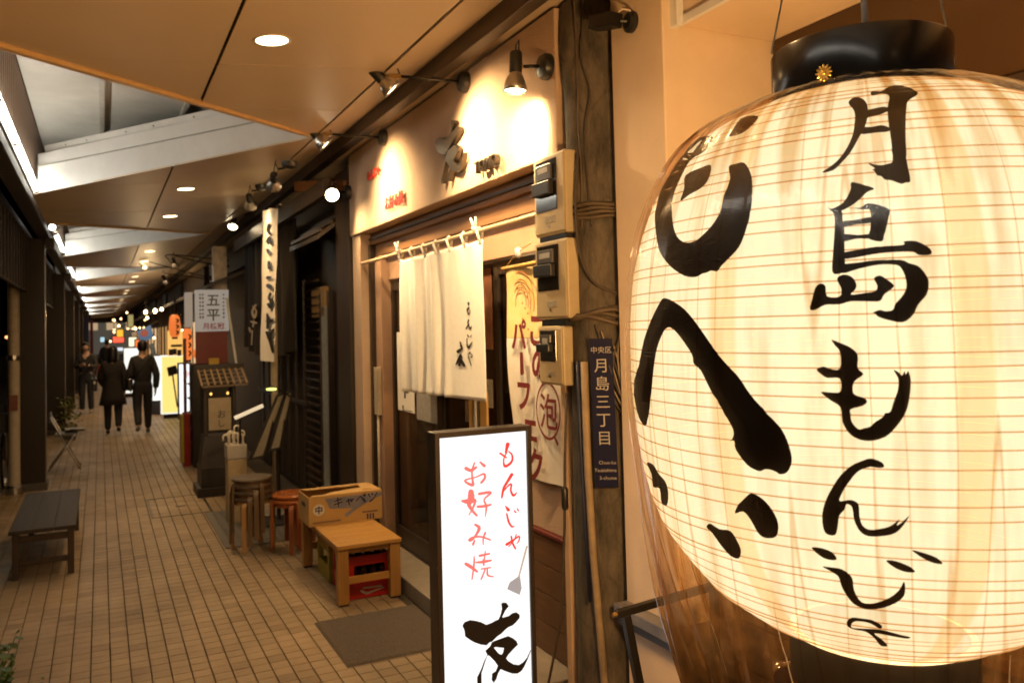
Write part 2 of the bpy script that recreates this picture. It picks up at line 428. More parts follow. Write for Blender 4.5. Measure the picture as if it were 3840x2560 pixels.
# roof over everything so no sky light falls in
box('arcade_roof', -.8, 3.2, -8, 62.5, 4.05, 4.12, M('roof sheet', (.1, .1, .1), .6), ceil, bevel=0)

# ------------------------------------------------------------------ downlights
WARM = (1.0, .61, .26)
LENS = E('downlight lens', (1.0, .74, .42), 9.0)
RIM = M('downlight rim', (.75, .7, .6), .35, var=.05)
def ordinal(n): return ['nearest', 'second', 'third', 'fourth', 'fifth', 'sixth', 'seventh', 'eighth', 'ninth', 'tenth', 'eleventh', 'twelfth', 'thirteenth', 'fourteenth', 'fifteenth', 'sixteenth', 'seventeenth'][n]
dl = None; cnt = 0
for k in range(-2, 8):
    for yy in (8.19-BAY, 10.13-BAY):
        y = yy+BAY*k; x = .725; z = cz(x)
        vis = y > 3
        lab = f'round recessed downlight in the ceiling, {ordinal(cnt) if vis else "x"} along the row' if vis else f'round recessed downlight in the ceiling behind the viewer'
        if vis: cnt += 1
        d = thing('downlight', lab, 'downlight', (x, y, z), 0, 'recessed downlights in a row along the ceiling')
        if dl is None:
            dl = (MB().lathe([(.074, -.001), (.086, -.004), (.088, .0), (.074, .006)], 28, (x, y, z), close=True).build('rim', RIM, d, smooth=True),
                  MB().lathe([(.0, .0), (.074, .0)], 28, (x, y, z-.0015), close=True).build('lens', LENS, d))
        else:
            for s_ in dl: c = s_.copy(); COL.objects.link(c); c.parent = d
        d.rotation_euler = (0, -math.atan(.08), 0)
        if y < 36: lamp('lamp', 'AREA', (x, y, z-.014), 7.5 if y < 6 else 15, WARM, d, size=.14, aim=(x, y, 0), spread=150)

# ------------------------------------------------------------------ fluorescent tubes along the street edge
TUBE = E('fluorescent tube', (1.0, .95, .82), 30.0)
FIT = M('lamp fitting', (.22, .2, .17), .4, var=.05)
tube_p = None
ow = ['first', 'second', 'third', 'fourth', 'fifth', 'sixth', 'seventh', 'eighth', 'ninth']
for k in range(-1, 8):
    for i in range(4 if k < 1 else 2):
        y = A0+BAY*k-1.75+1.22*i if k < 1 else A0+BAY*k+.15+1.22*i
        if y+1.2 < 3: lab = 'white fluorescent tube along the street edge behind the viewer'
        elif k == 0: lab = f'white fluorescent tube beside the nearest ceiling opening, {ow[i]} of its row'
        else: lab = f'white fluorescent tube beside the {ow[k]} ceiling opening, {["nearer", "farther"][i]} of the pair'
        r = thing('fluorescent_lamp', lab, 'fluorescent lamp', (-.5, y, 3.16), 0, 'fluorescent tubes along the street edge')
        if tube_p is None:
            L0 = rootloc(r)
            tb = MB().tube([(-.5, y+.02, 3.16), (-.5, y+1.17, 3.16)], .0145, 10).build('tube', TUBE, r, smooth=30)
            ft = MB().bx(-.56, -.525, y, y+1.19, 3.115, 3.18).build('fitting', FIT, r, bevel=.004)
            hd = MB().bx(-.525, -.487, y, y+.019, 3.142, 3.178).build('lamp_holder', FIT, r)
            h2 = MB().bx(-.525, -.487, y+1.171, y+1.19, 3.142, 3.178).build('lamp_holder', FIT, r)
            tube_p = (tb, ft, hd, h2)
        else:
            for s_ in tube_p: c = s_.copy(); COL.objects.link(c); c.parent = r
# ------------------------------------------------------------------ columns between the walk and the street
COLM = M('brown column sheet', (.018, .012, .009), .35, metal=.2, var=.15, scale=3)
EDGE = M('polished edge strip', (.5, .45, .4), .22, metal=.9)
words = ['column nearest the dark bench', 'second column from the bench, behind the folding chair', 'third column from the bench', 'fourth column from the bench', 'fifth column along the street edge', 'sixth column along the street edge', 'seventh column along the street edge', 'eighth column along the street edge']
for k in range(8):
    y = 11.35+BAY*k
    c = thing('column', 'square dark brown '+words[k], 'column', (-.74, y, 0), 0, 'square columns along the street edge')
    box('shaft', -.9, -.592, y, y+.3, 0, 2.995, COLM, c, bevel=.006)
    box('edge_strip', -.591, -.583, y-.002, y+.03, .05, 2.99, EDGE, c, bevel=.001)
    box('plinth', -.915, -.575, y-.015, y+.315, -.004, .09, M('column plinth', (.06, .05, .045), .5), c)
    # ballast box of the tube row on the column head
    if k < 6: box('lamp_box', -.575, -.48, y-.1, y+.2, 2.86, 2.995, COLM, c)
    # round white spot lamp on the column
    if k < 8:
        MB().lathe([(.0, -.02), (.025, -.02), (.036, 0), (.032, .004), (0, .003)], 14, (-.50, y-.11, 3.12), Matrix.Rotation(R(90), 4, 'X')).build('spot_lamp', E('white column lamp', (1, .98, .92), 14), c, smooth=True)
# ================================================================== THE OKONOMIYAKI SHOP (brush sign, cloth curtain)
STUCCO = M('pinkish stucco', (.56, .4, .28), .85, var=.09, scale=5, bump=.5, bscale=110, dirt=.18)
PINKWOOD = M('pinkish painted board', (.42, .26, .17), .6, var=.12, scale=6)
BROWNWOOD = WOOD('brown lintel wood', (.3, .16, .07), (.2, .1, .045), .5, 1)
ALU = M('brown aluminium', (.05, .036, .026), .35, metal=.4, var=.08)
mg, t, b = nodes_of('smoked shop glass'); b.inputs['Base Color'].default_value = (.02, .016, .012, 1); b.inputs['Roughness'].default_value = .06
tr_ = t.nodes.new('ShaderNodeBsdfTransparent'); tr_.inputs[0].default_value = (.8, .7, .55, 1); mx = t.nodes.new('ShaderNodeMixShader'); mx.inputs[0].default_value = .5
t.links.new(b.outputs[0], mx.inputs[1]); t.links.new(tr_.outputs[0], mx.inputs[2]); t.links.new(mx.outputs[0], t.nodes['Material Output'].inputs[0]); GLASS = mg

shop = thing('restaurant_building', 'beige stucco okonomiyaki shop front with spot lit brush sign band', 'shop front', (2.1, 5.1, 0))
box('sign_band', 1.9, 2.3, 3.30, 6.86, 2.592, 3.28, STUCCO, shop, bevel=.008)
box('head_beam', 2.0, 2.3, 3.30, 6.6, 2.50, 2.588, BROWNWOOD, shop)
box('head_rail', 1.985, 2.0, 3.30, 6.6, 2.535, 2.55, ALU, shop, bevel=.001)
box('lintel', 2.03, 2.3, 3.30, 6.6, 2.40, 2.498, BROWNWOOD, shop)
box('transom_wall', 2.08, 2.3, 3.30, 6.6, 2.2, 2.398, PINKWOOD, shop)
box('corner_post', 1.92, 2.3, 6.62, 6.85, 0, 2.59, M('beige post', (.5, .36, .25), .6, var=.08), shop)
box('post_rail', 1.985, 2.3, 6.56, 6.618, .1, 2.498, ALU, shop)
box('jamb', 2.02, 2.3, 6.40, 6.558, .105, 2.398, PINKWOOD, shop)
box('end_post', 1.93, 2.019, 3.34, 3.385, 0, 2.59, M('beige end post', (.52, .36, .24), .7, var=.08, bump=.1), shop)
# step slab
box('step', 1.84, 2.6, 3.5, 6.9, -.005, .108, CONC, shop, bevel=.006)
# door leaves: frames, glass, mid rails
def leaf(y0, y1, x, parent=shop):
    box('door_stile', x, x+.04, y0, y0+.055, .115, 2.19, ALU, parent, bevel=.002)
    box('door_stile', x, x+.04, y1-.055, y1, .115, 2.19, ALU, parent, bevel=.002)
    box('door_rail', x+.002, x+.038, y0+.056, y1-.056, .115, .26, ALU, parent, bevel=.002)
    box('door_rail', x+.002, x+.038, y0+.056, y1-.056, 2.11, 2.19, ALU, parent, bevel=.002)
    box('pane', x+.016, x+.022, y0+.056, y1-.056, .261, 2.109, GLASS, parent, bevel=0)
leaf(5.42, 6.395, 2.10); leaf(4.50, 5.47, 2.145)
leaf(3.52, 4.47, 2.11)
box('door_track', 2.09, 2.19, 3.52, 6.398, .1085, .114, ALU, shop, bevel=0)
# interior seen dimly through the panes
INT = M('dim interior wood', (.16, .09, .04), .6, var=.4, scale=3)
box('interior_wall', 3.4, 3.45, 3.3, 7, 0, 2.6, INT, shop, bevel=0)
box('interior_floor', 2.61, 3.4, 3.3, 7, .0, .1, INT, shop, bevel=0)
box('interior_ceiling', 2.31, 3.4, 3.3, 7, 2.45, 2.5, INT, shop, bevel=0)
box('interior_side', 2.31, 3.4, 6.9, 6.95, 0, 2.6, INT, shop, bevel=0)
lamp('interior_lamp', 'POINT', (2.9, 5.4, 2.1), 30, (1, .55, .22), shop, size=.1)
WOODY = WOOD('yellow wood', (.62, .38, .12), (.5, .27, .07), .45, 2)
for (y0, y1) in ((4.72, 4.83), (4.56, 4.66)):
    pts = [(2.085, y0, .5), (2.085, y1, .5), (2.085, y1, 1.36)]+[(2.085, (y0+y1)/2+(y1-y0)/2*math.cos(a), 1.36+.07*math.sin(a)) for a in [math.pi*i/8 for i in range(1, 8)]]+[(2.085, y0, 1.36)]
    MB().poly(pts, (.014, 0, 0)).build('door_handle_board', WOODY, shop, bevel=.003)
box('door_post', 2.07, 2.099, 4.665, 4.715, .12, 2.18, ALU, shop)
box('sticker', 2.066, 2.069, 4.675, 4.705, 1.15, 1.38, PAPER, shop, bevel=0)
# papers on the panes
def paper(q0, q1, X, mat, name='poster'):
    a = at(*q0, X=X); c = at(*q1, X=X)
    return MB().bx(X-.0015, X, min(a.y, c.y), max(a.y, c.y), c.z, a.z).build(name, mat, shop)
paper((1488, 1245), (1556, 1550), 2.096, M('white poster', (.8, .76, .68), .5, var=.04))
paper((1562, 1462), (1640, 1590), 2.094, M('grey poster', (.34, .32, .28), .5, var=.3, scale=30))
paper((1812, 1010), (1850, 1310), 2.14, M('red brown poster', (.3, .12, .06), .5, var=.4, scale=12))
paper((1815, 1420), (1850, 1530), 2.14, M('printed sheet', (.42, .36, .28), .5, var=.5, scale=60))
paper((1745, 1500), (1792, 1590), 2.14, M('menu sheet', (.3, .22, .14), .5, var=.6, scale=50))
def onX(X):
    return lambda x, y, i: at(x, y, X=X-.0004*i)
ink('poster_lettering', [[(1505, 1340, 6), (1508, 1350, 5)], [(1518, 1450, 5), (1518, 1490, 6)], [(1520, 1465, 5), (1530, 1472, 5)], [(1533, 1440, 3), (1536, 1446, 3)], [(1511, 1520, 5), (1512, 1540, 4)], [(1512, 1538, 3), (1545, 1542, 3)]], onX(2.093), INK, shop, strokes=True)
# switch box and conduit on the jamb
sb = box('switch_box', 1.985, 2.018, 6.42, 6.53, 1.12, 1.5, M('aged cream plastic', (.5, .42, .3), .5, var=.1, dirt=.3), shop)
MB().tube([(2.0, 6.47, 1.12), (2.0, 6.47, .11)], .011, 8).build('conduit', M('aged cream plastic', (.5, .42, .3)), shop, smooth=True)
# dark shadow gap of the wall beside the door, lower cladding boards and tiles under the banner
box('wall_panel', 2.02, 2.1, 3.36, 3.516, .11, 2.2, STUCCO, shop)
LOWW = WOOD('low brown boarding', (.16, .08, .04), (.1, .05, .025), .5, 1)
for i in range(4): box('board', 2.06, 2.099, 3.52, 4.0, .112+.15*i, .112+.15*i+.146, LOWW, shop, bevel=.003)
box('board_cap', 2.05, 2.105, 3.51, 4.02, .714, .735, M('dark red strip', (.12, .02, .015), .5), shop)
box('wall_board', 2.075, 2.099, 3.52, 4.0, .736, 1.05, STUCCO, shop)

# raised letters on the sign band
def proj(scale, ox, oy): return lambda pts: [(ox+scale*x, oy+scale*y) + tuple(scale*w_ for w_ in rest) for x, y, *rest in pts]
pb = proj(700/1996, 1300, 350)
GOLD = M('dark bronze letter', (.09, .075, .06), .3, metal=.85, var=.1)
tomo = [[(1085, 335), (1125, 335), (1130, 400), (1120, 440), (1140, 480), (1090, 545), (1060, 600), (1000, 590), (965, 560), (970, 510), (1000, 485), (1045, 490), (1070, 440)],
        [(970, 600), (1000, 640), (1040, 650), (1100, 610), (1115, 650), (1095, 700), (1085, 760), (1125, 820), (1150, 850), (1180, 870), (1160, 915), (1120, 900), (1080, 850), (1060, 790), (1050, 830), (1055, 900), (1040, 1000), (1030, 930), (1030, 760), (1040, 700), (985, 670)],
        [(1030, 730), (1045, 740), (1030, 850), (1015, 950), (1000, 950), (1010, 850)], [(1075, 900), (1090, 910), (1080, 970), (1070, 960)]]
UP = [(370,720),(400,670),(480,640),(560,650),(640,670),(720,710),(800,680),(900,630),(930,560),(940,400),(960,382),(1015,385),(1050,435),(1000,500),(955,590),(960,605),(1050,580),(1100,540),(1160,525),(1210,560),(1210,610),(1150,680),(1000,780),(880,880),(800,960),(770,965),(725,1010),(640,1000),(540,965),(480,930),(410,880),(400,800)]
LOW = [(810,960),(900,925),(980,895),(1040,875),(1110,905),(1165,950),(1185,1000),(1120,1065),(1050,1140),(1010,1200),(1040,1240),(1120,1290),(1200,1300),(1260,1260),(1320,1190),(1370,1075),(1375,1090),(1330,1210),(1280,1320),(1240,1385),(1180,1425),(1100,1425),(1000,1390),(930,1360),(890,1430),(870,1500),(830,1560),(800,1520),(805,1425),(860,1390),(890,1310),(840,1240),(760,1160),(735,1160),(690,1290),(650,1420),(650,1568),(590,1568),(585,1480),(640,1370),(690,1240),(735,1150),(705,1090),(740,1060),(780,1020),(795,980)]
lt = MB()
for i, pl in enumerate((UP, LOW)): lt.poly([at(1632+(x-370)*.105, 470+(y-382)*.19-(x-370)*.03, X=1.862) for x, y in pl], (.03+.001*i, 0, 0))
lt.build('sign_character', GOLD, shop, smooth=40)
text('sign_lettering', 'TOMO', at(1786, 655, X=1.875), (0, -1, 0), (0, 0, 1), .095, GOLD, shop, extrude=.014)
REDL = M('red letter', (.5, .03, .02), .4)
text('sign_lettering', 'もんじゃ', at(1376, 680, X=1.88), (0, -1, 0), (0, 0, 1), .088, REDL, shop, extrude=.005)
text('sign_lettering', 'お好み焼', at(1443, 788, X=1.88), (0, -1, 0), (0, 0, 1), .105, REDL, shop, extrude=.005)

# ------------------------------------------------------------------ spot lamps on the sign band
SILVER = M('spun reflector', (.6, .58, .55), .3, metal=.9, var=.05)
def spot_lamp(label, base, joint, back, mouth, aim, energy=30, group='spot lamps on arms over the sign', wall_dir=(-1, 0, 0), glow=18, spot=116, plate=.062, rr=.058, soft=.05, blend=1.0):
    base = Vector(base); joint = Vector(joint); back = Vector(back); mouth = Vector(mouth)
    s = thing('spot_lamp', label, 'spot lamp', base, 0, group)
    wd = Vector(wall_dir); q = wd.to_track_quat('Z', 'Y').to_matrix().to_4x4()
    MB().lathe([(plate, 0), (plate, .022), (plate*.85, .04), (plate*.4, .05), (0, .05)], 18, base, q).build('wall_plate', PLASTICBLACK, s, smooth=35)
    MB().tube([base+wd*.04, joint], .0085, 8).build('arm', BLACKM, s, smooth=True)
    d = (mouth-back); Lh = d.length; d.normalize(); qm = d.to_track_quat('Z', 'Y').to_matrix().to_4x4()
    MB().lathe([(0, 0), (.026, 0), (.03, .008), (.03, Lh*.52), (.026, Lh*.56), (0, Lh*.56)], 16, back, qm).build('socket', PLASTICBLACK, s, smooth=35)
    MB().lathe([(.024, Lh*.5), (rr*.72, Lh*.66), (rr*.95, Lh*.86), (rr, Lh), (rr*.97, Lh), (rr*.9, Lh*.86), (.02, Lh*.55)], 22, back, qm, close=True).build('reflector', SILVER, s, smooth=True)
    MB().lathe([(0, Lh*.985), (rr*.5, Lh*.975), (rr*.94, Lh*.94)], 20, back, qm, close=True).build('lens', E('spot lens', (1, .8, .5), glow), s, smooth=True)
    MB().beam(joint, back+d*Lh*.4, .014, .026).build('bracket', M('brass bracket', (.45, .32, .14), .35, metal=.8), s)
    md = (back+joint)*.5+Vector((0, 0, .07))
    MB().tube([joint+wd*.0, joint+Vector((-.02, 0, .05)), md+Vector((0, 0, .02)), back+Vector((0, 0, .03)), back], .004, 6).build('cable', PLASTICBLACK, s, smooth=True)
    lamp('beam', 'SPOT', mouth+d*.012, energy, (1, .67, .32), s, size=soft, aim=aim, spot=spot, blend=blend)
    return s
B1 = at(1748.6, 310, X=1.899); J1 = at(1502, 287, Y=B1.y)
spot_lamp('middle of the three black arm spot lamps on the sign band', B1, J1, at(1392, 258, Y=B1.y), at(1472, 338, Y=B1.y-.02), (1.9, B1.y-.2, 2.7), 205)
B2 = at(1444, 517, X=1.899); J2 = at(1245, 505, Y=B2.y)
spot_lamp('black arm spot lamp at the far left end of the sign band', B2, J2, at(1155, 478, Y=B2.y), at(1222, 545, Y=B2.y-.02), (1.9, B2.y-.12, 2.7), 200)
B3 = at(2055.6, 252.6, X=1.899)
spot_lamp('black spot lamp on a short bracket nearest the cream pillar', B3, at(1960, 250, Y=B3.y+.02), at(1935, 195, Y=B3.y+.03), at(1932, 345, Y=B3.y+.03), (1.9, B3.y+.3, 2.66), 185, rr=.056)
b4 = at(1246, 732, X=1.72)
spot_lamp('bright spot lamp facing the walk beside the dark post', (1.9, 6.84, b4.z+.05), b4+Vector((.06, .06, .05)), b4+Vector((.015, .1, .045)), b4, (1.5, 5.3, .3), 115, glow=24)

# ------------------------------------------------------------------ cloth curtain
CLOTH = M('white cotton', (.88, .86, .8), .9, var=.05, scale=30, bump=.15, bscale=400)
nor = thing('shop_curtain', 'off white cotton shop curtain with brush lettering hung on a rod', 'curtain', (1.93, 4.95, 1.39))
Y0, Y1, ZB, ZT = 4.235, 5.665, 1.385, 2.305
def fold(y, z):
    k = (y-Y0)/(Y1-Y0); h = (ZT-z)/(ZT-ZB)
    a = max(0, min(1, (k-.27)/.15))*(.5+.5*h)
    v = .02*a*math.sin(k*31+.6*math.sin(3*h))+.014*a*math.sin(k*57+2*h)
    v += .012*math.sin(2.5*h+4*k)*h + .02*max(0, k-.9)*10*h*.3
    # sag pulls between the loops near the top
    v += .012*math.exp(-h*9)*math.cos((k-.02)/.96*6*2*math.pi)
    return 1.93+v
NY, NZ = 90, 40
g = MB()
for j in range(NZ+1):
    for i in range(NY+1):
        k = i/NY; y = Y0+(Y1-Y0)*k - .09*(j/NZ)*k; sag = .018*abs(math.sin((k-.02)/.96*6*math.pi))
        z = ZT-(ZT-ZB)*j/NZ + (-sag if j < 6 else 0)*(1-j/6) - .02*k*(j/NZ)
        g.v.append((fold(y, ZT-(ZT-ZB)*j/NZ), y, z))
for j in range(NZ):
    for i in range(NY): g.f.append((j*(NY+1)+i, j*(NY+1)+i+1, (j+1)*(NY+1)+i+1, (j+1)*(NY+1)+i))
clo = g.build('cloth', CLOTH, nor, smooth=True)
so = clo.modifiers.new('thickness', 'SOLIDIFY'); so.thickness = .002
for i in range(7):
    y = Y0+.03+(Y1-Y0-.06)*i/6
    MB().tube([(fold(y, ZT)-.004, y, ZT-.03), (1.914, y, 2.345), (1.93, y, 2.366), (1.946, y, 2.345), (fold(y, ZT)+.004, y, ZT-.03)], .009, 6).build('loop', CLOTH, nor, smooth=True)
for y in (Y0+.045, Y1-.03):
    for sgn in (-1, 1):
        MB().tube([(1.914, y, 2.362), (1.905, y+.02*sgn, 2.39), (1.9, y+.035*sgn, 2.425)], [.012, .009, .006], 6).build('bow_end', M('white cord', (.8, .78, .72), .8), nor, smooth=True)
    MB().lathe([(0, -.02), (.018, -.012), (.02, .008), (0, .02)], 10, (1.91, y, 2.362)).build('bow_knot', M('white cord', (.8, .78, .72)), nor, smooth=True)
pn = proj(.2041, 1640, 1080)
NW = 1.5
NT = [[(572, 270, 26), (572, 300, 22)], [(575, 365, 24), (550, 400, 22), (555, 440, 12), (575, 480, 22), (600, 440, 10), (595, 400, 8)], [(575, 580, 14), (555, 640, 14)], [(575, 660, 16), (530, 740, 14)], [(575, 665, 10), (585, 710, 12), (605, 740, 22), (630, 700, 6)],
      [(555, 860, 14), (570, 890, 16)], [(605, 895, 12), (625, 870, 12)], [(545, 930, 10), (545, 1020, 12), (570, 1090, 24), (640, 990, 10)], [(600, 1180, 20), (565, 1220, 10), (600, 1200, 8), (640, 1230, 10), (630, 1270, 12), (610, 1265, 8)], [(570, 1240, 14), (580, 1290, 16), (620, 1420, 10)],
      [(420, 990, 16), (435, 1060, 24), (450, 1110, 26), (380, 1165, 40)], [(430, 1230, 30), (385, 1330, 34), (345, 1400, 18)], [(430, 1230, 12), (455, 1270, 14), (430, 1330, 20), (405, 1410, 36)], [(390, 1290, 20), (450, 1350, 34), (490, 1420, 36)]]
def on_cloth(x, y, i):
    p = at(x, y, X=1.93); p = at(x, y, X=fold(p.y, p.z)-.004-.0003*i); return p
ink('brush_lettering', [[(x, y, w_*NW) for x, y, w_ in pn(s_)] for s_ in NT], on_cloth, INK, nor, strokes=True, maxlen=8)
rod = MB().tube([(1.93, 3.5, 2.349), (1.93, 6.6, 2.349)], .013, 10).build('curtain_rod', WOOD('pale rod', (.6, .46, .3), (.5, .36, .22), .4, 1), None, smooth=35)
tag(rod, 'pale round rod carrying the white shop curtain', 'rod')

# ------------------------------------------------------------------ tall beer banner beside the door
MAROON = M('maroon print', (.16, .012, .012), .7)
ban = thing('fabric_banner', 'tall white and yellow banner with maroon lettering behind the meters', 'banner', (2.045, 3.85, 1.0))
def bw(y, z): return 2.045+.012*math.sin((y-3.6)*14+z*2)+.008*math.sin(z*7)
def ban_grid(z0, z1, mat, name):
    g = MB(); ny, nz = 24, 40
    for j in range(nz+1):
        for i in range(ny+1):
            z = z1-(z1-z0)*j/nz; k = i/ny; sh = (2.12-z)*.06
            y = 3.56+(4.17-sh-3.56)*k; g.v.append((bw(y, z), y, z))
    for j in range(nz):
        for i in range(ny): g.f.append((j*(ny+1)+i, j*(ny+1)+i+1, (j+1)*(ny+1)+i+1, (j+1)*(ny+1)+i))
    o = g.build(name, mat, ban, smooth=True); return o
ban_grid(1.74, 2.12, M('yellow printed cloth', (.72, .5, .16), .8, var=.3, scale=9, col2=(.72, .6, .34)), 'yellow_field')
ban_grid(1.0, 1.738, M('white banner cloth', (.8, .74, .65), .85, var=.08, scale=12), 'white_field')
MB().tube([(2.04, 3.52, 2.135), (2.04, 4.2, 2.128)], .011, 8).build('top_bar', WOODY, ban, smooth=True)
MB().tube([(2.04, 4.17, 2.13), (2.03, 4.0, 2.2), (2.03, 3.83, 2.24)], .003, 6).build('hanging_cord', WOODY, ban)
MB().lathe([(0, -.03), (.018, -.02), (.02, .02), (0, .03)], 10, (2.03, 3.98, 2.2)).build('clip', WHITEPAINT, ban, smooth=True)
def ban_txt(ch, S0, size):
    p = at(*S0, X=2.02); text('banner_lettering', ch, p, (0, -1, 0), (0, 0, 1), size, MAROON, ban, bold=.035)
ban_txt('パ', (1918, 1303), .18); ban_txt('フ', (1936, 1525), .185); ban_txt('ェ', (1960, 1640), .185); ban_txt('ク', (1978, 1785), .19); ban_txt('こ', (1980, 1290), .2); ban_txt('の', (1992, 1412), .19); ban_txt('、', (2078, 1660), .12)
ink('banner_lettering', [[(1955, 1325, 12), (1958, 1400, 14)]], onX(2.02), MAROON, ban, strokes=True)
c0 = at(2055, 1540, X=2.022)
MB().add([(c0.x, c0.y+math.cos(a)*r_, c0.z+math.sin(a)*r_*1.15) for r_ in (.116, .128) for a in [2*math.pi*i/40 for i in range(40)]], [(i, (i+1) % 40, 40+(i+1) % 40, 40+i) for i in range(40)]).build('banner_ring', MAROON, ban, recalc=False)
text('banner_lettering', '泡', c0+Vector((-.002, .085, -.075)), (0, -1, 0), (0, 0, 1), .19, MAROON, ban, bold=.012)
# plain arcs and dashes printed on the yellow field
OCH = M('ochre print', (.36, .13, .03), .7)
for rr_ in (.06, .085, .11, .15):
    MB().add([(bw(3.98, 1.95)-.012, 3.99+math.cos(a)*(rr_+w_), 1.93+math.sin(a)*(rr_+w_)*1.1) for w_ in (0, .007) for a in [math.pi*(-.1+1.2*i/24) for i in range(25)]], [(i, i+1, 26+i, 25+i) for i in range(24)]).build('printed_arc', OCH, ban, recalc=False)
for i in range(9): MB().bx(2.02, 2.0205, 3.86+.03*(i % 3), 3.875+.03*(i % 3), 1.78+.028*i, 1.79+.028*i).build('printed_dash', OCH, ban)
# ================================================================== POLE WITH METERS
mp_, t, b = nodes_of('weathered pole'); L = t.links.new
tc = t.nodes.new('ShaderNodeTexCoord'); mp = t.nodes.new('ShaderNodeMapping'); mp.inputs['Scale'].default_value = (6, 6, 2.2); L(tc.outputs['Object'], mp.inputs[0])
n1 = t.nodes.new('ShaderNodeTexNoise'); n1.inputs['Scale'].default_value = 2.2; n1.inputs['Detail'].default_value = 10; n1.inputs['Roughness'].default_value = .7; L(mp.outputs[0], n1.inputs['Vector'])
cr = t.nodes.new('ShaderNodeValToRGB'); cr.color_ramp.elements[0].position = .34; cr.color_ramp.elements[1].position = .68
cr.color_ramp.elements[0].color = (.04, .033, .024, 1); cr.color_ramp.elements[1].color = (.15, .122, .088, 1); L(n1.outputs[0], cr.inputs[0])
vo = t.nodes.new('ShaderNodeTexVoronoi'); vo.feature = 'DISTANCE_TO_EDGE'; vo.inputs['Scale'].default_value = 1.4; L(mp.outputs[0], vo.inputs['Vector'])
v2 = t.nodes.new('ShaderNodeTexNoise'); v2.inputs['Scale'].default_value = 4; L(mp.outputs[0], v2.inputs['Vector'])
sm = t.nodes.new('ShaderNodeMath'); sm.operation = 'MULTIPLY_ADD'; L(v2.outputs[0], sm.inputs[0]); sm.inputs[1].default_value = .12; L(vo.outputs['Distance'], sm.inputs[2])
r2 = t.nodes.new('ShaderNodeValToRGB'); r2.color_ramp.elements[0].position = .05; r2.color_ramp.elements[1].position = .085; r2.color_ramp.elements[0].color = (.72, .72, .72, 1); L(sm.outputs[0], r2.inputs[0])
ml = t.nodes.new('ShaderNodeMix'); ml.data_type = 'RGBA'; ml.blend_type = 'MULTIPLY'; ml.inputs[0].default_value = 1; L(cr.outputs[0], ml.inputs[6]); L(r2.outputs[0], ml.inputs[7])
L(ml.outputs[2], b.inputs['Base Color']); b.inputs['Roughness'].default_value = .85
bp = t.nodes.new('ShaderNodeBump'); bp.inputs['Strength'].default_value = 1.0; bp.inputs['Distance'].default_value = .015; L(n1.outputs[0], bp.inputs['Height']); L(bp.outputs[0], b.inputs['Normal'])
POLEM = mp_
PCX, PCY = 2.065, 3.2
pole = thing('utility_pole', 'thick weathered brown pole carrying meters and cables beside the cream pillar', 'pole', (PCX, PCY, 0))
g = MB(); rows = 40
for j in range(rows+1):
    z = -.02+3.3*j/rows
    for i in range(28):
        a = 2*math.pi*i/28; r_ = .158+.006*math.sin(3*a+z*1.7)+.004*math.sin(7*a-z*3.1)+(.012 if z > 2.9 else 0)*math.sin(z*9+2*a)
        g.v.append((PCX+r_*math.cos(a), PCY+r_*math.sin(a), z))
for j in range(rows):
    for i in range(28): g.f.append((j*28+i, j*28+(i+1) % 28, (j+1)*28+(i+1) % 28, (j+1)*28+i))
g.build('shaft', POLEM, pole, smooth=True)
CABLE = M('old cable sheath', (.06, .045, .03), .6, var=.3)
CABLE2 = M('tan cable sheath', (.1, .07, .04), .6, var=.3)
def pp(ang, z, r_=.17):       # point on the pole surface; angle measured from the camera side to the right
    a = math.atan2(-.84, -.55)+R(ang); return (PCX+r_*math.cos(a), PCY+r_*math.sin(a), z)
rng = random.Random(3)
for i in range(4):
    a0 = rng.uniform(-60, 50); pts = [pp(a0+rng.uniform(-4, 4)+j*rng.uniform(-1, 1), 3.28-.15*j, .166+rng.uniform(0, .012)) for j in range(8)]
    MB().tube(catmull(pts, 5), rng.choice((.004, .006, .008)), 7).build('cable', CABLE if i % 2 else CABLE2, pole, smooth=True)
for i in range(4):
    z = 2.275+.018*i
    MB().tube([pp(a_, z+.004*math.sin(a_*.1+i), .172+.006*(i % 2)) for a_ in range(-60, 70, 8)], .009, 7).build('cable_band', CABLE2, pole, smooth=True)
for i in range(4):
    z = 1.86-.014*i
    MB().tube([pp(a_, z+.02*math.sin(a_*.05+i), .176+.012*(i % 2)) for a_ in range(-50, 70, 8)], .011, 7).build('cable_band', CABLE2, pole, smooth=True)
MB().tube(catmull([pp(-30, 2.55, .19), pp(-34, 2.3, .2), pp(-28, 2.1, .2), pp(-10, 1.98, .2), pp(20, 1.93, .19), pp(45, 1.86, .18)], 8), .006, 7).build('cable', CABLE, pole, smooth=True)
for i in range(5):
    z0 = 1.8-.03*i; pts = [pp(-12+8*i, z0, .185), pp(5+6*i, z0-.18, .205), pp(18+3*i, z0-.3, .2), pp(22-6*i, z0-.12, .2), pp(25, z0+.04, .18)]
    MB().tube(catmull(pts, 8), .0035, 6).build('loose_wire', M('pale wire', (.3, .24, .16), .6) if i % 2 else CABLE, pole, smooth=True)
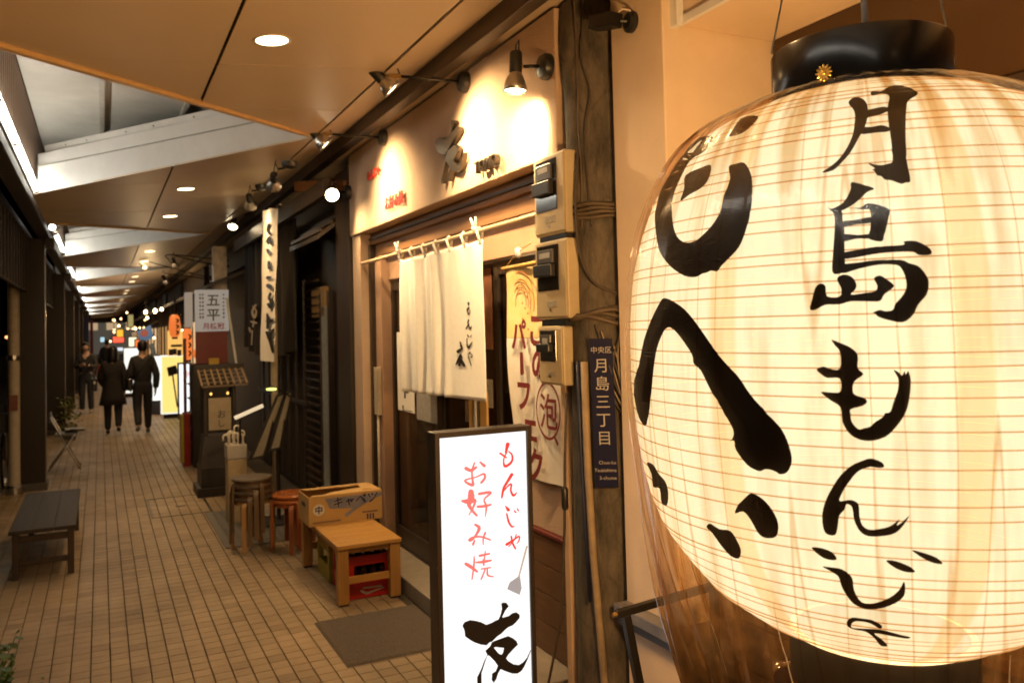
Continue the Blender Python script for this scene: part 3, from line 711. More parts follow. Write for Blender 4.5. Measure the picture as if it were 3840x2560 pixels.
# conduit pipes running down the pole
MB().tube([pp(-27, 1.64, .2), pp(-26, 1.2, .2), pp(-23, .8, .19), pp(-14, .3, .178), pp(-10, 0, .178)], .017, 8).build('conduit', M('grey tan conduit', (.3, .22, .13), .6, var=.3), pole, smooth=True)
MB().tube([pp(-37, 1.64, .2), pp(-36, 1.3, .2), pp(-33, 1.0, .2), pp(-30, .6, .19)], .008, 8).build('conduit', M('blue black cable', (.015, .02, .05), .5), pole, smooth=True)
MB().tube([pp(-62, 1.5, .2), pp(-66, 1.2, .21), pp(-66, .9, .22), pp(-70, .5, .24), pp(-78, .2, .3), pp(-84, .02, .4)], .006, 6).build('cable', CABLE, pole, smooth=True)
MB().lathe([(.012, 0), (.016, .01), (.016, .09), (.01, .1)], 10, (*pp(-66, .98, .215)[:2], .98)).build('plug', PLASTICBLACK, pole, smooth=35)

# electricity meters
METER = M('aged meter housing', (.5, .41, .25), .5, var=.12, scale=7, dirt=.35)
MDARK = M('meter window', (.02, .018, .016), .12, var=.1)
def meter(label, y0, y1, z0, z1, xf, dep, wz):
    m_ = thing('electricity_meter', label, 'electricity meter', (xf+dep, (y0+y1)/2, z0), 0, 'meters stacked on the pole')
    box('housing', xf, xf+dep, y0, y1, z0, z1, METER, m_, bevel=.008)
    box('cover_lip', xf-.006, xf-.0005, y0+.006, y1-.006, z0+.01, z1-.01, METER, m_, bevel=.004)
    wy0, wy1 = y0+(y1-y0)*.22, y1-(y1-y0)*.1; wz0, wz1 = z0+(z1-z0)*wz[0], z0+(z1-z0)*wz[1]
    wn = box('window', xf-.010, xf-.0065, wy0, wy1, wz0, wz1, MDARK, m_, bevel=.003)
    box('dial', xf-.024, xf-.0105, wy0+.03, wy1-.02, wz0+(wz1-wz0)*.6, wz1-.02, M('meter dial', (.09, .085, .08), .3), wn, bevel=.004)
    box('register', xf-.040, xf-.0105, wy0+.02, wy1-.01, wz0+(wz1-wz0)*.3, wz0+(wz1-wz0)*.58, PLASTICBLACK, wn, bevel=.006)
    box('dial_plate', xf-.026, xf-.0245, wy0+.05, wy1-.05, wz1-.06, wz1-.035, M('dial plate', (.4, .4, .38), .4), wn, bevel=.001)
    lb_ = box('label_plate', xf-.0085, xf-.0065, y0+(y1-y0)*.3, y0+(y1-y0)*.62, z0+(z1-z0)*.15, z0+(z1-z0)*.23, M('meter label', (.38, .34, .26), .5, var=.5, scale=90), m_, bevel=.001)
    MB().lathe([(0, 0), (.006, .002), (.007, .005)], 8, (xf-.007, (y0+y1)/2, z0+.04), Matrix.Rotation(R(-90), 4, 'Y')).build('screw', STEEL, m_)
    return m_
meter('topmost of the three cream electricity meters on the pole', 3.155, 3.44, 2.215, 2.585, 1.85, .062, (.3, .93))
meter('middle of the three cream electricity meters on the pole', 3.155, 3.445, 1.832, 2.19, 1.85, .062, (.36, .94))
meter('lowest and smallest of the three cream meters on the pole', 3.21, 3.43, 1.53, 1.798, 1.85, .055, (.4, .93))
MB().bx(1.86, 1.9, 3.18, 3.42, 2.19, 2.214).build('spacer', PLASTICBLACK, pole)
MB().bx(1.86, 1.9, 3.2, 3.42, 1.8, 1.831).build('spacer', PLASTICBLACK, pole)

# street address plate
ad = thing('address_plate', 'dark blue street address plate with white lettering on the pole', 'address plate', (1.925, 3.065, 1.1))
ex = Vector((.84, -.55, 0)).normalized(); ez = Vector((-.02, .0, 1)).normalized(); en = ex.cross(ez); base = Vector((1.939, 3.042, 1.1))
MB().poly([base+ex*a+ez*c_ for a, c_ in ((-.036, 0), (.062, 0), (.062, .64), (-.036, .64))], en*-.004).build('plate', M('blue enamel', (.006, .007, .035), .6, var=.1, spec=.15), ad)
PW = M('white enamel lettering', (.36, .34, .3), .5)
fr_ = base+en*.0015
text('lettering', '中央区', fr_+ex*-.034+ez*.58, ex, ez, .031, PW, ad)
for i, ch in enumerate('月島三丁目'): text('lettering', ch, fr_+ex*-.022+ez*(.50-.078*i), ex, ez, .066, PW, ad)
for i, ch in enumerate(('Chuo-ku', 'Tsukishima', '3-chome')): text('lettering', ch, fr_+ex*.056+ez*(.10-.033*i), ex, ez, .021, PW, ad, align='RIGHT')

# ================================================================== CREAM RESTAURANT AT THE RIGHT
CREAM = M('cream painted render', (.74, .59, .42), .75, var=.06, scale=4, bump=.12, bscale=90, dirt=.12)
rest = thing('restaurant_facade', 'cream rendered restaurant corner with dark window behind the big lantern', 'building', (2.3, 2.0, 0))
box('corner_pillar', 2.0, 2.6, 2.62, 2.985, 0, 3.42, CREAM, rest, bevel=.006)
box('soffit', 2.08, 2.62, -3, 2.619, 2.985, 3.42, CREAM, rest, bevel=.006)
MB().beam((2.075, -3, 2.995), (2.075, 2.58, 2.995), .02, .035).build('cable_duct', WHITEPAINT, rest, bevel=.003)
MB().beam((2.055, 2.6, 2.97), (2.055, 2.6, 3.4), .035, .05, up=(0, 1, 0)).build('cable_duct', WHITEPAINT, rest, bevel=.003)
box('low_wall', 2.0, 2.2, 2.25, 2.619, 0, .572, CREAM, rest, bevel=.006)
LEDGE = M('grey stone ledge', (.17, .16, .16), .5, var=.2, scale=20)
box('ledge', 1.935, 2.62, 2.25, 2.99, .574, .625, LEDGE, rest, bevel=.005)
box('ledge_lip', 1.955, 1.998, 2.25, 2.99, .535, .573, M('dark ledge lip', (.05, .045, .045), .5), rest, bevel=.003)
mg2, t, b = nodes_of('dark window glass'); b.inputs['Base Color'].default_value = (.05, .025, .01, 1); b.inputs['Roughness'].default_value = .12; b.inputs['Specular IOR Level'].default_value = .6
nb = t.nodes.new('ShaderNodeTexNoise'); nb.inputs['Scale'].default_value = 45; bpn = t.nodes.new('ShaderNodeBump'); bpn.inputs['Strength'].default_value = .12; t.links.new(nb.outputs[0], bpn.inputs['Height']); t.links.new(bpn.outputs[0], b.inputs['Normal'])
box('pane', 2.56, 2.575, -3, 2.6, .63, 2.98, mg2, rest, bevel=0)
for y in (-.6,): box('window_bar', 2.535, 2.559, y-.02, y+.02, .63, 2.98, DARKWOOD, rest)
box('window_rail', 2.53, 2.559, -3, 2.6, 2.5, 2.54, DARKWOODY, rest)
box('backing', 2.6, 3.2, -3, 2.6, 0, 3.42, DARKWOOD, rest, bevel=0)
box('upper_wall', 2.61, 3.2, 2.62, 3.3, 0, 3.42, DARKWOOD, rest, bevel=0)
# black floodlight on the pillar head
fl = at(2372, 85, X=2.0)
f_ = thing('flood_lamp', 'small black flood lamp with round wall plate on the cream pillar', 'flood lamp', fl)
q = Vector((-1, 0, 0)).to_track_quat('Z', 'Y').to_matrix().to_4x4()
MB().lathe([(.045, .001), (.045, .018), (.03, .03), (0, .03)], 18, fl, q).build('wall_plate', PLASTICBLACK, f_, smooth=35)
MB().tube([fl+Vector((-.03, 0, 0)), fl+Vector((-.09, .03, .005))], .01, 8).build('arm', BLACKM, f_)
MB().beam(fl+Vector((-.08, .0, .0)), fl+Vector((-.10, .14, .03)), .07, .06).build('lamp_body', BLACKM, f_, bevel=.006)
MB().tube([fl+Vector((-.02, -.02, .04)), fl+Vector((-.05, 0, .05)), fl+Vector((-.07, .02, .03))], .005, 6).build('cable', M('pale cable', (.6, .5, .38), .5), f_, smooth=True)

# black metal stand in front of the ledge
st = thing('metal_stand', 'black square tube stand before the stone ledge under the lantern', 'stand', (1.75, 2.2, 0))
SQ = M('black square tube', (.02, .018, .016), .35, metal=.5)
MB().beam((1.50, 2.3, .857), (2.0-.08, 2.3, .885), .024, .024).build('top_bar', SQ, st, bevel=.002)
MB().tube([(1.485, 2.3, .856), (1.502, 2.3, .857)], .008, 8).build('end_cap', M('brass end', (.5, .33, .12), .3, metal=.9), st)
MB().beam((1.535, 2.3, .85), (1.70, 2.3, 0.0), .026, .026).build('leg', SQ, st, bevel=.002)
MB().beam((1.905, 2.3, .87), (1.90, 2.3, 0.0), .026, .026).build('leg', SQ, st, bevel=.002)
# dark timber counter under the window, behind the lantern
ct = thing('timber_counter', 'dark brown timber counter under the restaurant window behind the lantern', 'counter', (2.2, .8, 0))
CTW = WOOD('dark counter wood', (.06, .03, .012), (.035, .018, .008), .5, 1)
for i in range(6): box('front_board', 1.93, 1.96, -2.9, 2.24, .02+.155*i, .02+.155*i+.15, CTW, ct, bevel=.003)
box('top', 1.9, 2.53, -2.92, 2.245, .955, .995, CTW, ct, bevel=.005); box('carcass', 1.961, 2.53, -2.9, 2.24, 0, .954, CTW, ct, bevel=0)
# ================================================================== GIANT PAPER LANTERN
LX, LY = 1.2221, 1.0326
PROF = [(.150, 1.252), (.158, 1.256), (.183, 1.270), (.239, 1.301), (.292, 1.341), (.341, 1.398), (.375, 1.451), (.402, 1.534), (.418, 1.651), (.421, 1.755), (.417, 1.835), (.407, 1.908), (.380, 1.996), (.338, 2.073), (.289, 2.124), (.208, 2.167), (.152, 2.186), (.143, 2.188)]
sm_prof = [(p[0], p[1]) for p in catmull(PROF, 5)]
def lr(z):
    if z <= sm_prof[0][1]: return sm_prof[0][0]
    for (r0, z0), (r1, z1) in zip(sm_prof, sm_prof[1:]):
        if z <= z1: return r0+(r1-r0)*(z-z0)/(z1-z0)
    return sm_prof[-1][0]
mp2, t, b = nodes_of('lit lantern paper'); L = t.links.new
tc = t.nodes.new('ShaderNodeTexCoord'); sp = t.nodes.new('ShaderNodeSeparateXYZ'); L(tc.outputs['Object'], sp.inputs[0])
at2 = t.nodes.new('ShaderNodeMath'); at2.operation = 'ARCTAN2'; L(sp.outputs['Y'], at2.inputs[0]); L(sp.outputs['X'], at2.inputs[1])
# amber bands round the body: shadows of frame and cover folds, painted in
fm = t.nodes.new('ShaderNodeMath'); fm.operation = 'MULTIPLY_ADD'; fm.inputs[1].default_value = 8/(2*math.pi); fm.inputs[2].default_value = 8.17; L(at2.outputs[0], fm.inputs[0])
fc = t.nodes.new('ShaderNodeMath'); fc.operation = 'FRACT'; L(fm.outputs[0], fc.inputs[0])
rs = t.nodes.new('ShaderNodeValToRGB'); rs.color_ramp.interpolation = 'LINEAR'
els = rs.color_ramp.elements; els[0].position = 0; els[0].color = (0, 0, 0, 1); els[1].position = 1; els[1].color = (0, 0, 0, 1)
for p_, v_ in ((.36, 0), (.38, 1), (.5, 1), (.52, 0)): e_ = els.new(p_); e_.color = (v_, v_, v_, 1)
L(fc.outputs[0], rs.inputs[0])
nz = t.nodes.new('ShaderNodeTexNoise'); nz.inputs['Scale'].default_value = 5; nz.inputs['Detail'].default_value = 8; L(tc.outputs['Object'], nz.inputs['Vector'])
nf = t.nodes.new('ShaderNodeTexNoise'); nf.inputs['Scale'].default_value = 60; nf.inputs['Detail'].default_value = 4
mpn = t.nodes.new('ShaderNodeMapping'); mpn.inputs['Scale'].default_value = (1, 1, .12); L(tc.outputs['Object'], mpn.inputs[0]); L(mpn.outputs[0], nf.inputs['Vector'])
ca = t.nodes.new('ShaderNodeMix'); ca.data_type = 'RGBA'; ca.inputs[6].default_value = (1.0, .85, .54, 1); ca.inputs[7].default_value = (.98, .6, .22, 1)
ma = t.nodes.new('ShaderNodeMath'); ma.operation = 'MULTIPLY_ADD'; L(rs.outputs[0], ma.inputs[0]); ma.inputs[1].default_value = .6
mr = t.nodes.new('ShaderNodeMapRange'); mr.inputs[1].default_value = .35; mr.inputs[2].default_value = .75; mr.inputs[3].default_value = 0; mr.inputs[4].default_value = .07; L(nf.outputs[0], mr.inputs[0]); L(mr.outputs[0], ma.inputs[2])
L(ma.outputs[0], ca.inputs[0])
# sheet is translucent paper over a bulb, plus the even glow of the many-times scattered light
tl = t.nodes.new('ShaderNodeBsdfTransparent'); tl.inputs[0].default_value = (.12, .11, .095, 1)
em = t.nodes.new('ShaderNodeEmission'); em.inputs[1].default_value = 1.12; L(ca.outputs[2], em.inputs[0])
as_ = t.nodes.new('ShaderNodeAddShader'); L(tl.outputs[0], as_.inputs[0]); L(em.outputs[0], as_.inputs[1])
L(as_.outputs[0], t.nodes['Material Output'].inputs[0]); PAPERLIT = mp2; mp2.cycles.emission_sampling = 'NONE'

lan = thing('paper_lantern', 'huge lit paper lantern in a clear plastic cover at the right', 'lantern', (LX, LY, 1.2))
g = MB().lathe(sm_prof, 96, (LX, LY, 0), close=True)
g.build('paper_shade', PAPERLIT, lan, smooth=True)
RIBM, t, b = nodes_of('bamboo hoop under paper'); b.inputs['Specular IOR Level'].default_value = 0; b.inputs['Roughness'].default_value = 1; b.inputs['Base Color'].default_value = (.03, .012, .004, 1); b.inputs['Emission Color'].default_value = (.95, .5, .18, 1); b.inputs['Emission Strength'].default_value = .78
def arc_z():        # hoops set evenly along the curved side
    out = []; acc = 0; step = .0235
    for (r0, z0), (r1, z1) in zip(sm_prof, sm_prof[1:]):
        acc += math.hypot(r1-r0, z1-z0)
        if acc >= step: out.append((r1, z1)); acc -= step
    return out
for (r_, z) in arc_z()[1:-1]:
    h = MB(); nseg = 96
    w0 = random.uniform(0, 6); pts = []
    for i in range(nseg):
        a = 2*math.pi*i/nseg; zz = z+.0012*math.sin(a*2+w0)
        pts.append((a, zz))
    for i, (a, zz) in enumerate(pts):
        for (dr, dz) in ((-.0004, -.0011), (.0011, -.0008), (.0011, .0008), (-.0004, .0011)):
            h.v.append((LX+(r_+dr)*math.cos(a), LY+(r_+dr)*math.sin(a), zz+dz))
    for i in range(nseg):
        for j in range(4): h.f.append((i*4+j, ((i+1) % nseg)*4+j, ((i+1) % nseg)*4+(j+1) % 4, i*4+(j+1) % 4))
    h.build('hoop', RIBM, lan, smooth=True)
LACQ = M('black lacquer', (.008, .007, .007), .22, var=.1)
MB().lathe([(.140, 2.190), (.150, 2.188), (.1515, 2.192), (.1515, 2.276), (.149, 2.280), (.142, 2.278), (.14, 2.274), (.14, 2.192)], 64, (LX, LY, 0), close=True).build('top_cap', LACQ, lan, smooth=35)
MB().lathe([(.0, 2.246), (.141, 2.246)], 48, (LX, LY, 0), close=True).build('cap_board', LACQ, lan)
MB().lathe([(.140, 1.255), (.152, 1.253), (.1535, 1.249), (.1535, 1.172), (.15, 1.168), (.142, 1.17), (.14, 1.176)], 56, (LX, LY, 0), close=True).build('bottom_ring', M('dusty black ring', (.03, .022, .014), .6, var=.4, scale=40), lan, smooth=35)
MB().lathe([(.0, 1.2), (.141, 1.2)], 40, (LX, LY, 0), close=True).build('bottom_board', LACQ, lan)
# gold chrysanthemum boss on the cap
d_ = ray(*[1893*1.63265, 168*1.63265]); h_ = Vector((d_.x, d_.y)); ax = Vector((LX, LY)); bq = -h_.dot(ax)*2; aq = h_.dot(h_); cq = ax.dot(ax)-.1515**2
kk = (-bq-math.sqrt(max(0, bq*bq-4*aq*cq)))/(2*aq); bp_ = CAM+d_*kk; nrm = Vector((bp_.x-LX, bp_.y-LY, 0)).normalized()
qm = nrm.to_track_quat('Z', 'Y').to_matrix().to_4x4()
GOLDM = M('gilt metal', (.75, .52, .14), .3, metal=1, var=.15)
cg = MB()
for i in range(12):
    a = 2*math.pi*i/12; m_ = qm @ Matrix.Rotation(a, 4, 'Z') @ Matrix.Translation((.0085, 0, .0015)) @ Matrix.Diagonal((1.6, .6, .5, 1))
    cg.lathe([(0, -.004), (.0028, -.0028), (.004, 0), (.0028, .0028), (0, .004)], 8, bp_, m_)
cg.lathe([(.004, 0), (.004, .004), (0, .005)], 10, bp_, qm)
cg.build('chrysanthemum_boss', GOLDM, lan, smooth=True)
# lettering on the paper
def on_lantern(x, y, i):
    d = ray(x, y); k = 1.0
    for _ in range(60):                     # march to the surface of revolution
        p = CAM+d*k; rr_ = math.hypot(p.x-LX, p.y-LY)
        s_ = rr_-(lr(p.z)+.0034+.00012*i)
        if s_ < .0002: break
        k += s_*.7
        if k > 2.2: break
    if rr_-(lr(p.z)+.01) > .02:             # missed: fall back to the tangent point
        h = Vector((d.x, d.y)); k = h.dot(Vector((LX, LY)))/h.dot(h); p = CAM+d*k
    return p
LINK = M('brush ink on paper', (.014, .008, .004), .5, var=.4, scale=25)
c1 = proj(.6376, 3000, 250); c2 = proj(.7968, 3000, 1200); c3 = proj(.4783, 2360, 400); c4 = proj(.6889, 2360, 1080)
G1 = [[(285,215),(310,185),(350,182),(385,205),(400,250),(395,310),(375,370),(345,420),(300,500),(245,565),(195,610),(130,622),(195,575),(240,530),(280,470),(310,400),(322,320),(318,260)],
 [(415,155),(430,145),(480,145),(520,120),(570,110),(640,122),(690,150),(685,170),(645,195),(628,225),(622,320),(622,420),(630,560),(648,650),(645,680),(620,682),(595,690),(540,670),(500,665),(478,645),(455,640),(440,618),(425,605),(440,598),(400,568),(470,580),(520,570),(545,550),(535,430),(520,330),(515,240),(525,175),(480,160),(430,172)],
 [(385,262),(430,248),(500,236),(525,258),(470,282),(420,295),(385,300)], [(365,358),(420,355),(480,345),(525,360),(520,382),(450,388),(400,395),(360,395)],
 [(298,690),(320,680),(435,715),(395,738),(340,790),(290,825),(240,848),(185,850),(165,825),(185,835),(240,810),(275,770),(298,720)],
 [(185,840),(245,850),(250,900),(262,960),(262,1060),(265,1150),(265,1200),(220,1220),(190,1205),(192,1120),(200,1010),(205,920),(200,870)],
 [(270,830),(350,830),(395,805),(450,810),(525,838),(520,890),(505,960),(495,990),(480,1028),(400,1010),(412,960),(415,850),(370,840)],
 [(245,912),(330,900),(417,885),(417,918),(330,928),(250,945)], [(255,985),(340,990),(412,985),(412,1010),(330,1012),(255,1028)],
 [(250,1095),(350,1075),(450,1058),(605,1048),(610,1028),(680,1025),(745,1055),(772,1080),(768,1105),(700,1108),(665,1090),(560,1090),(440,1102),(340,1120),(260,1130)],
 [(250,1165),(340,1152),(440,1138),(590,1135),(640,1155),(700,1175),(745,1230),(758,1275),(745,1340),(695,1400),(665,1460),(605,1503),(520,1490),(460,1470),(445,1455),(430,1445),(470,1430),(500,1437),(545,1430),(560,1395),(600,1350),(625,1300),(620,1240),(595,1185),(560,1165),(460,1165),(340,1190),(250,1215)],
 [(58,1425),(70,1370),(90,1300),(120,1275),(150,1290),(160,1350),(235,1350),(240,1300),(220,1260),(225,1235),(265,1222),(310,1240),(332,1280),(325,1310),(300,1340),(380,1330),(440,1320),(455,1290),(435,1245),(470,1228),(510,1250),(553,1285),(535,1310),(495,1340),(470,1378),(400,1380),(300,1380),(230,1398),(150,1400),(90,1430)]]
G2 = [[(148,92),(185,105),(240,130),(272,165),(272,225),(298,255),(255,290),(252,345),(300,365),(316,385),(290,405),(240,418),(238,440),(245,480),(275,512),(300,508),(330,500),(352,480),(390,455),(400,438),(425,430),(440,385),(460,330),(462,275),(440,235),(465,245),(480,260),(492,238),(498,255),(510,240),(522,285),(515,370),(495,440),(450,505),(400,550),(330,568),(270,558),(230,530),(200,480),(190,410),(140,375),(98,338),(150,340),(190,335),(188,275),(130,272),(100,255),(78,232),(110,218),(140,228),(188,228),(188,150),(165,120)],
 [(395,690),(370,695),(330,690),(275,710),(235,755),(205,800),(185,845),(200,850),(240,845),(275,865),(280,920),(295,965),(330,985),(390,978),(430,965),(470,935),(455,965),(480,950),(515,918),(490,960),(450,1000),(390,1015),(320,1015),(280,990),(255,940),(245,880),(220,865),(210,890),(185,920),(178,970),(165,1010),(125,1005),(108,970),(105,910),(120,850),(150,790),(190,730),(240,685),(290,662),(335,650),(385,668)],
 [(55,1070),(95,1070),(150,1090),(173,1125),(130,1125),(90,1105)], [(405,1130),(450,1132),(520,1160),(540,1185),(490,1182),(440,1160)], [(527,1082),(570,1090),(640,1115),(672,1145),(630,1142),(580,1120)],
 [(105,1158),(150,1162),(200,1172),(245,1210),(255,1270),(290,1325),(350,1330),(420,1305),(465,1270),(488,1230),(495,1250),(490,1295),(450,1330),(380,1355),(310,1358),(255,1335),(220,1295),(195,1250),(180,1205),(140,1178)],
 [(225,1440),(222,1415),(245,1398),(290,1402),(340,1410),(385,1435),(375,1450),(330,1425),(270,1415),(245,1425),(245,1445),(300,1450),(380,1455),(470,1478),(518,1490),(500,1497),(430,1485),(350,1472),(385,1500),(412,1530),(380,1530),(350,1495),(310,1465),(260,1455)]]
G3 = [[(540,250),(660,240),(590,350),(480,420),(400,560),(345,700),(335,850),(360,990),(420,1060),(500,1060),(560,1020),(640,940),(700,850),(725,780),(740,700),(765,640),(790,560),(780,470),(830,450),(900,440),(950,520),(965,620),(955,800),(910,980),(860,1100),(790,1180),(720,1250),(690,1290),(640,1285),(610,1300),(570,1310),(520,1335),(430,1325),(320,1250),(240,1140),(210,1000),(200,850),(230,700),(300,560),(400,400)],
 [(440,540),(560,480),(640,460),(620,570),(560,640),(470,690),(400,740),(430,640)], [(800,200),(880,90),(1010,75),(960,150),(880,210),(780,235)]]
G4 = [[(25,520),(55,400),(80,280),(120,170),(165,80),(190,55),(235,70),(300,115),(360,185),(420,270),(500,380),(545,430),(600,490),(660,580),(740,670),(830,770),(870,860),(885,940),(860,1000),(820,1012),(800,1000),(770,988),(740,985),(715,995),(690,990),(640,960),(580,880),(570,830),(545,835),(560,820),(565,770),(510,670),(440,550),(390,450),(350,410),(340,360),(280,270),(240,225),(210,215),(185,240),(150,330),(130,460),(120,570),(95,740),(60,720),(35,640)],
 [(575,1225),(590,1180),(610,1160),(640,1130),(670,1115),(730,1150),(780,1210),(810,1280),(800,1350),(740,1358),(700,1330),(660,1260),(620,1215)],
 [(420,1300),(440,1280),(490,1310),(550,1320),(590,1380),(608,1430),(595,1470),(550,1455),(500,1400),(450,1330)],
 [(95,950),(130,960),(160,1010),(195,1050),(212,1110),(205,1180),(175,1165),(165,1090),(130,1080),(120,1010)]]
def ragged(pl):            # dry-brush edges
    o = []
    for i, p in enumerate(pl):
        q = pl[(i+1) % len(pl)]; o.append(p); n = max(1, int(math.hypot(q[0]-p[0], q[1]-p[1])//14))
        for k in range(1, n):
            o.append((p[0]+(q[0]-p[0])*k/n+random.gauss(0, 1.3), p[1]+(q[1]-p[1])*k/n+random.gauss(0, 1.3)))
    return o
for gs, pf in ((G1, c1), (G2, c2), (G3, c3), (G4, c4)):
    ink('brush_lettering', [ragged(smooth_ring(pf(s_))) for s_ in gs], on_lantern, LINK, lan, maxlen=55)
lamp('bulb', 'POINT', (LX, LY, 1.70), 1900, (1, .61, .26), lan, size=.13)
# suspension: two wires and a cord up to the arcade ceiling
WIRE = M('galvanised wire', (.6, .55, .45), .35, metal=.7)
cap_l = Vector((LX-.123, LY+.088, 2.285)); cap_r = Vector((LX+.123, LY-.088, 2.285)); top = Vector((LX+.0, LY+.0, 3.17))
MB().tube([cap_l, cap_l.lerp(top, .5)+Vector((.03, 0, 0)), top], .0018, 6).build('hanging_wire', WIRE, lan, smooth=True)
MB().tube([cap_r, cap_r.lerp(top, .5)+Vector((.02, 0, 0)), top], .0018, 6).build('hanging_wire', WIRE, lan, smooth=True)
MB().tube([(LX+.02, LY-.0, 2.264), (LX+.015, LY, 2.6), (LX, LY, 3.17)], .006, 8).build('power_cord', M('white cord sheath', (.7, .62, .5), .5), lan, smooth=True)
MB().lathe([(.02, 3.165), (.02, 3.2), (0, 3.2)], 12, (LX, LY, 0)).build('ceiling_hook', STEEL, lan)

# clear plastic cover: gathered under the cap, loose round the body, hanging open below
bagm, t, b = nodes_of('clear plastic film'); L = t.links.new
t.nodes.remove(b)
tp = t.nodes.new('ShaderNodeBsdfTransparent'); tp.inputs[0].default_value = (.985, .97, .94, 1)
gl = t.nodes.new('ShaderNodeBsdfGlossy'); gl.inputs['Roughness'].default_value = .17
gi = t.nodes.new('ShaderNodeNewGeometry'); dt = t.nodes.new('ShaderNodeVectorMath'); dt.operation = 'DOT_PRODUCT'; L(gi.outputs['Incoming'], dt.inputs[0])
ab = t.nodes.new('ShaderNodeMath'); ab.operation = 'ABSOLUTE'; L(dt.outputs['Value'], ab.inputs[0]); om = t.nodes.new('ShaderNodeMath'); om.operation = 'SUBTRACT'; om.inputs[0].default_value = 1; L(ab.outputs[0], om.inputs[1])
pw5 = t.nodes.new('ShaderNodeMath'); pw5.operation = 'POWER'; pw5.inputs[1].default_value = 5; L(om.outputs[0], pw5.inputs[0])
fz = t.nodes.new('ShaderNodeMath'); fz.operation = 'MULTIPLY_ADD'; fz.inputs[1].default_value = .55; fz.inputs[2].default_value = .045; L(pw5.outputs[0], fz.inputs[0])      # Schlick reflectance, same for both faces of the film
dff = t.nodes.new('ShaderNodeBsdfDiffuse'); dff.inputs[0].default_value = (.8, .78, .74, 1)
tc = t.nodes.new('ShaderNodeTexCoord'); mpv = t.nodes.new('ShaderNodeMapping'); mpv.inputs['Scale'].default_value = (9, 9, .7); L(tc.outputs['Object'], mpv.inputs[0])
nn = t.nodes.new('ShaderNodeTexNoise'); nn.inputs['Scale'].default_value = 2.4; nn.inputs['Detail'].default_value = 5; L(mpv.outputs[0], nn.inputs['Vector'])
bb = t.nodes.new('ShaderNodeBump'); bb.inputs['Strength'].default_value = .22; bb.inputs['Distance'].default_value = .02; L(nn.outputs[0], bb.inputs['Height'])
L(bb.outputs[0], gl.inputs['Normal']); L(bb.outputs[0], dt.inputs[1])
crs = t.nodes.new('ShaderNodeValToRGB'); crs.color_ramp.elements[0].position = .60; crs.color_ramp.elements[1].position = .67; crs.color_ramp.elements[0].color = (0, 0, 0, 1); crs.color_ramp.elements[1].color = (.012, .012, .012, 1); L(nn.outputs[0], crs.inputs[0])
sz = t.nodes.new('ShaderNodeSeparateXYZ'); L(tc.outputs['Object'], sz.inputs[0])
hm = t.nodes.new('ShaderNodeMapRange'); hm.inputs[1].default_value = .62; hm.inputs[2].default_value = 1.02; hm.inputs[3].default_value = .3; hm.inputs[4].default_value = 1; L(sz.outputs['Z'], hm.inputs[0])   # painted darkening of the bunched film's wrinkles, stronger towards the cap
at3 = t.nodes.new('ShaderNodeMath'); at3.operation = 'ARCTAN2'; L(sz.outputs['Y'], at3.inputs[0]); L(sz.outputs['X'], at3.inputs[1])
cx3 = t.nodes.new('ShaderNodeCombineXYZ'); L(at3.outputs[0], cx3.inputs[0]); zz3 = t.nodes.new('ShaderNodeMath'); zz3.operation = 'MULTIPLY'; zz3.inputs[1].default_value = .35; L(sz.outputs['Z'], zz3.inputs[0]); L(zz3.outputs[0], cx3.inputs[1])
ns3 = t.nodes.new('ShaderNodeTexNoise'); ns3.inputs['Scale'].default_value = 11; ns3.inputs['Detail'].default_value = 2.5; ns3.inputs['Roughness'].default_value = .55; L(cx3.outputs[0], ns3.inputs['Vector'])
rs3 = t.nodes.new('ShaderNodeValToRGB'); rs3.color_ramp.elements[0].position = .47; rs3.color_ramp.elements[1].position = .66; L(ns3.outputs[0], rs3.inputs[0])
mm3 = t.nodes.new('ShaderNodeMath'); mm3.operation = 'MULTIPLY'; L(rs3.outputs[0], mm3.inputs[0]); L(hm.outputs[0], mm3.inputs[1])
# long thin fold lines, crease darkening painted into the film tint
cx4 = t.nodes.new('ShaderNodeCombineXYZ'); L(at3.outputs[0], cx4.inputs[0]); z4 = t.nodes.new('ShaderNodeMath'); z4.operation = 'MULTIPLY'; z4.inputs[1].default_value = .1; L(sz.outputs['Z'], z4.inputs[0]); L(z4.outputs[0], cx4.inputs[1]); cx4.inputs[2].default_value = 3.7
ns4 = t.nodes.new('ShaderNodeTexNoise'); ns4.inputs['Scale'].default_value = 7; ns4.inputs['Detail'].default_value = 2; L(cx4.outputs[0], ns4.inputs['Vector'])
sb4 = t.nodes.new('ShaderNodeMath'); sb4.operation = 'SUBTRACT'; sb4.inputs[1].default_value = .5; L(ns4.outputs[0], sb4.inputs[0]); ab4 = t.nodes.new('ShaderNodeMath'); ab4.operation = 'ABSOLUTE'; L(sb4.outputs[0], ab4.inputs[0])
mr4 = t.nodes.new('ShaderNodeMapRange'); mr4.inputs[1].default_value = .004; mr4.inputs[2].default_value = .02; mr4.inputs[3].default_value = .55; mr4.inputs[4].default_value = 0; L(ab4.outputs[0], mr4.inputs[0])
mx4 = t.nodes.new('ShaderNodeMath'); mx4.operation = 'MAXIMUM'; L(mm3.outputs[0], mx4.inputs[0]); L(mr4.outputs[0], mx4.inputs[1]); mm3 = mx4
ct3 = t.nodes.new('ShaderNodeMix'); ct3.data_type = 'RGBA'; ct3.inputs[6].default_value = (.985, .97, .94, 1); ct3.inputs[7].default_value = (.60, .36, .13, 1); L(mm3.outputs[0], ct3.inputs[0])
hl = t.nodes.new('ShaderNodeMapRange'); hl.inputs[1].default_value = .02; hl.inputs[2].default_value = .25; hl.inputs[3].default_value = .55; hl.inputs[4].default_value = 0; L(sz.outputs['Z'], hl.inputs[0])   # dusty hem
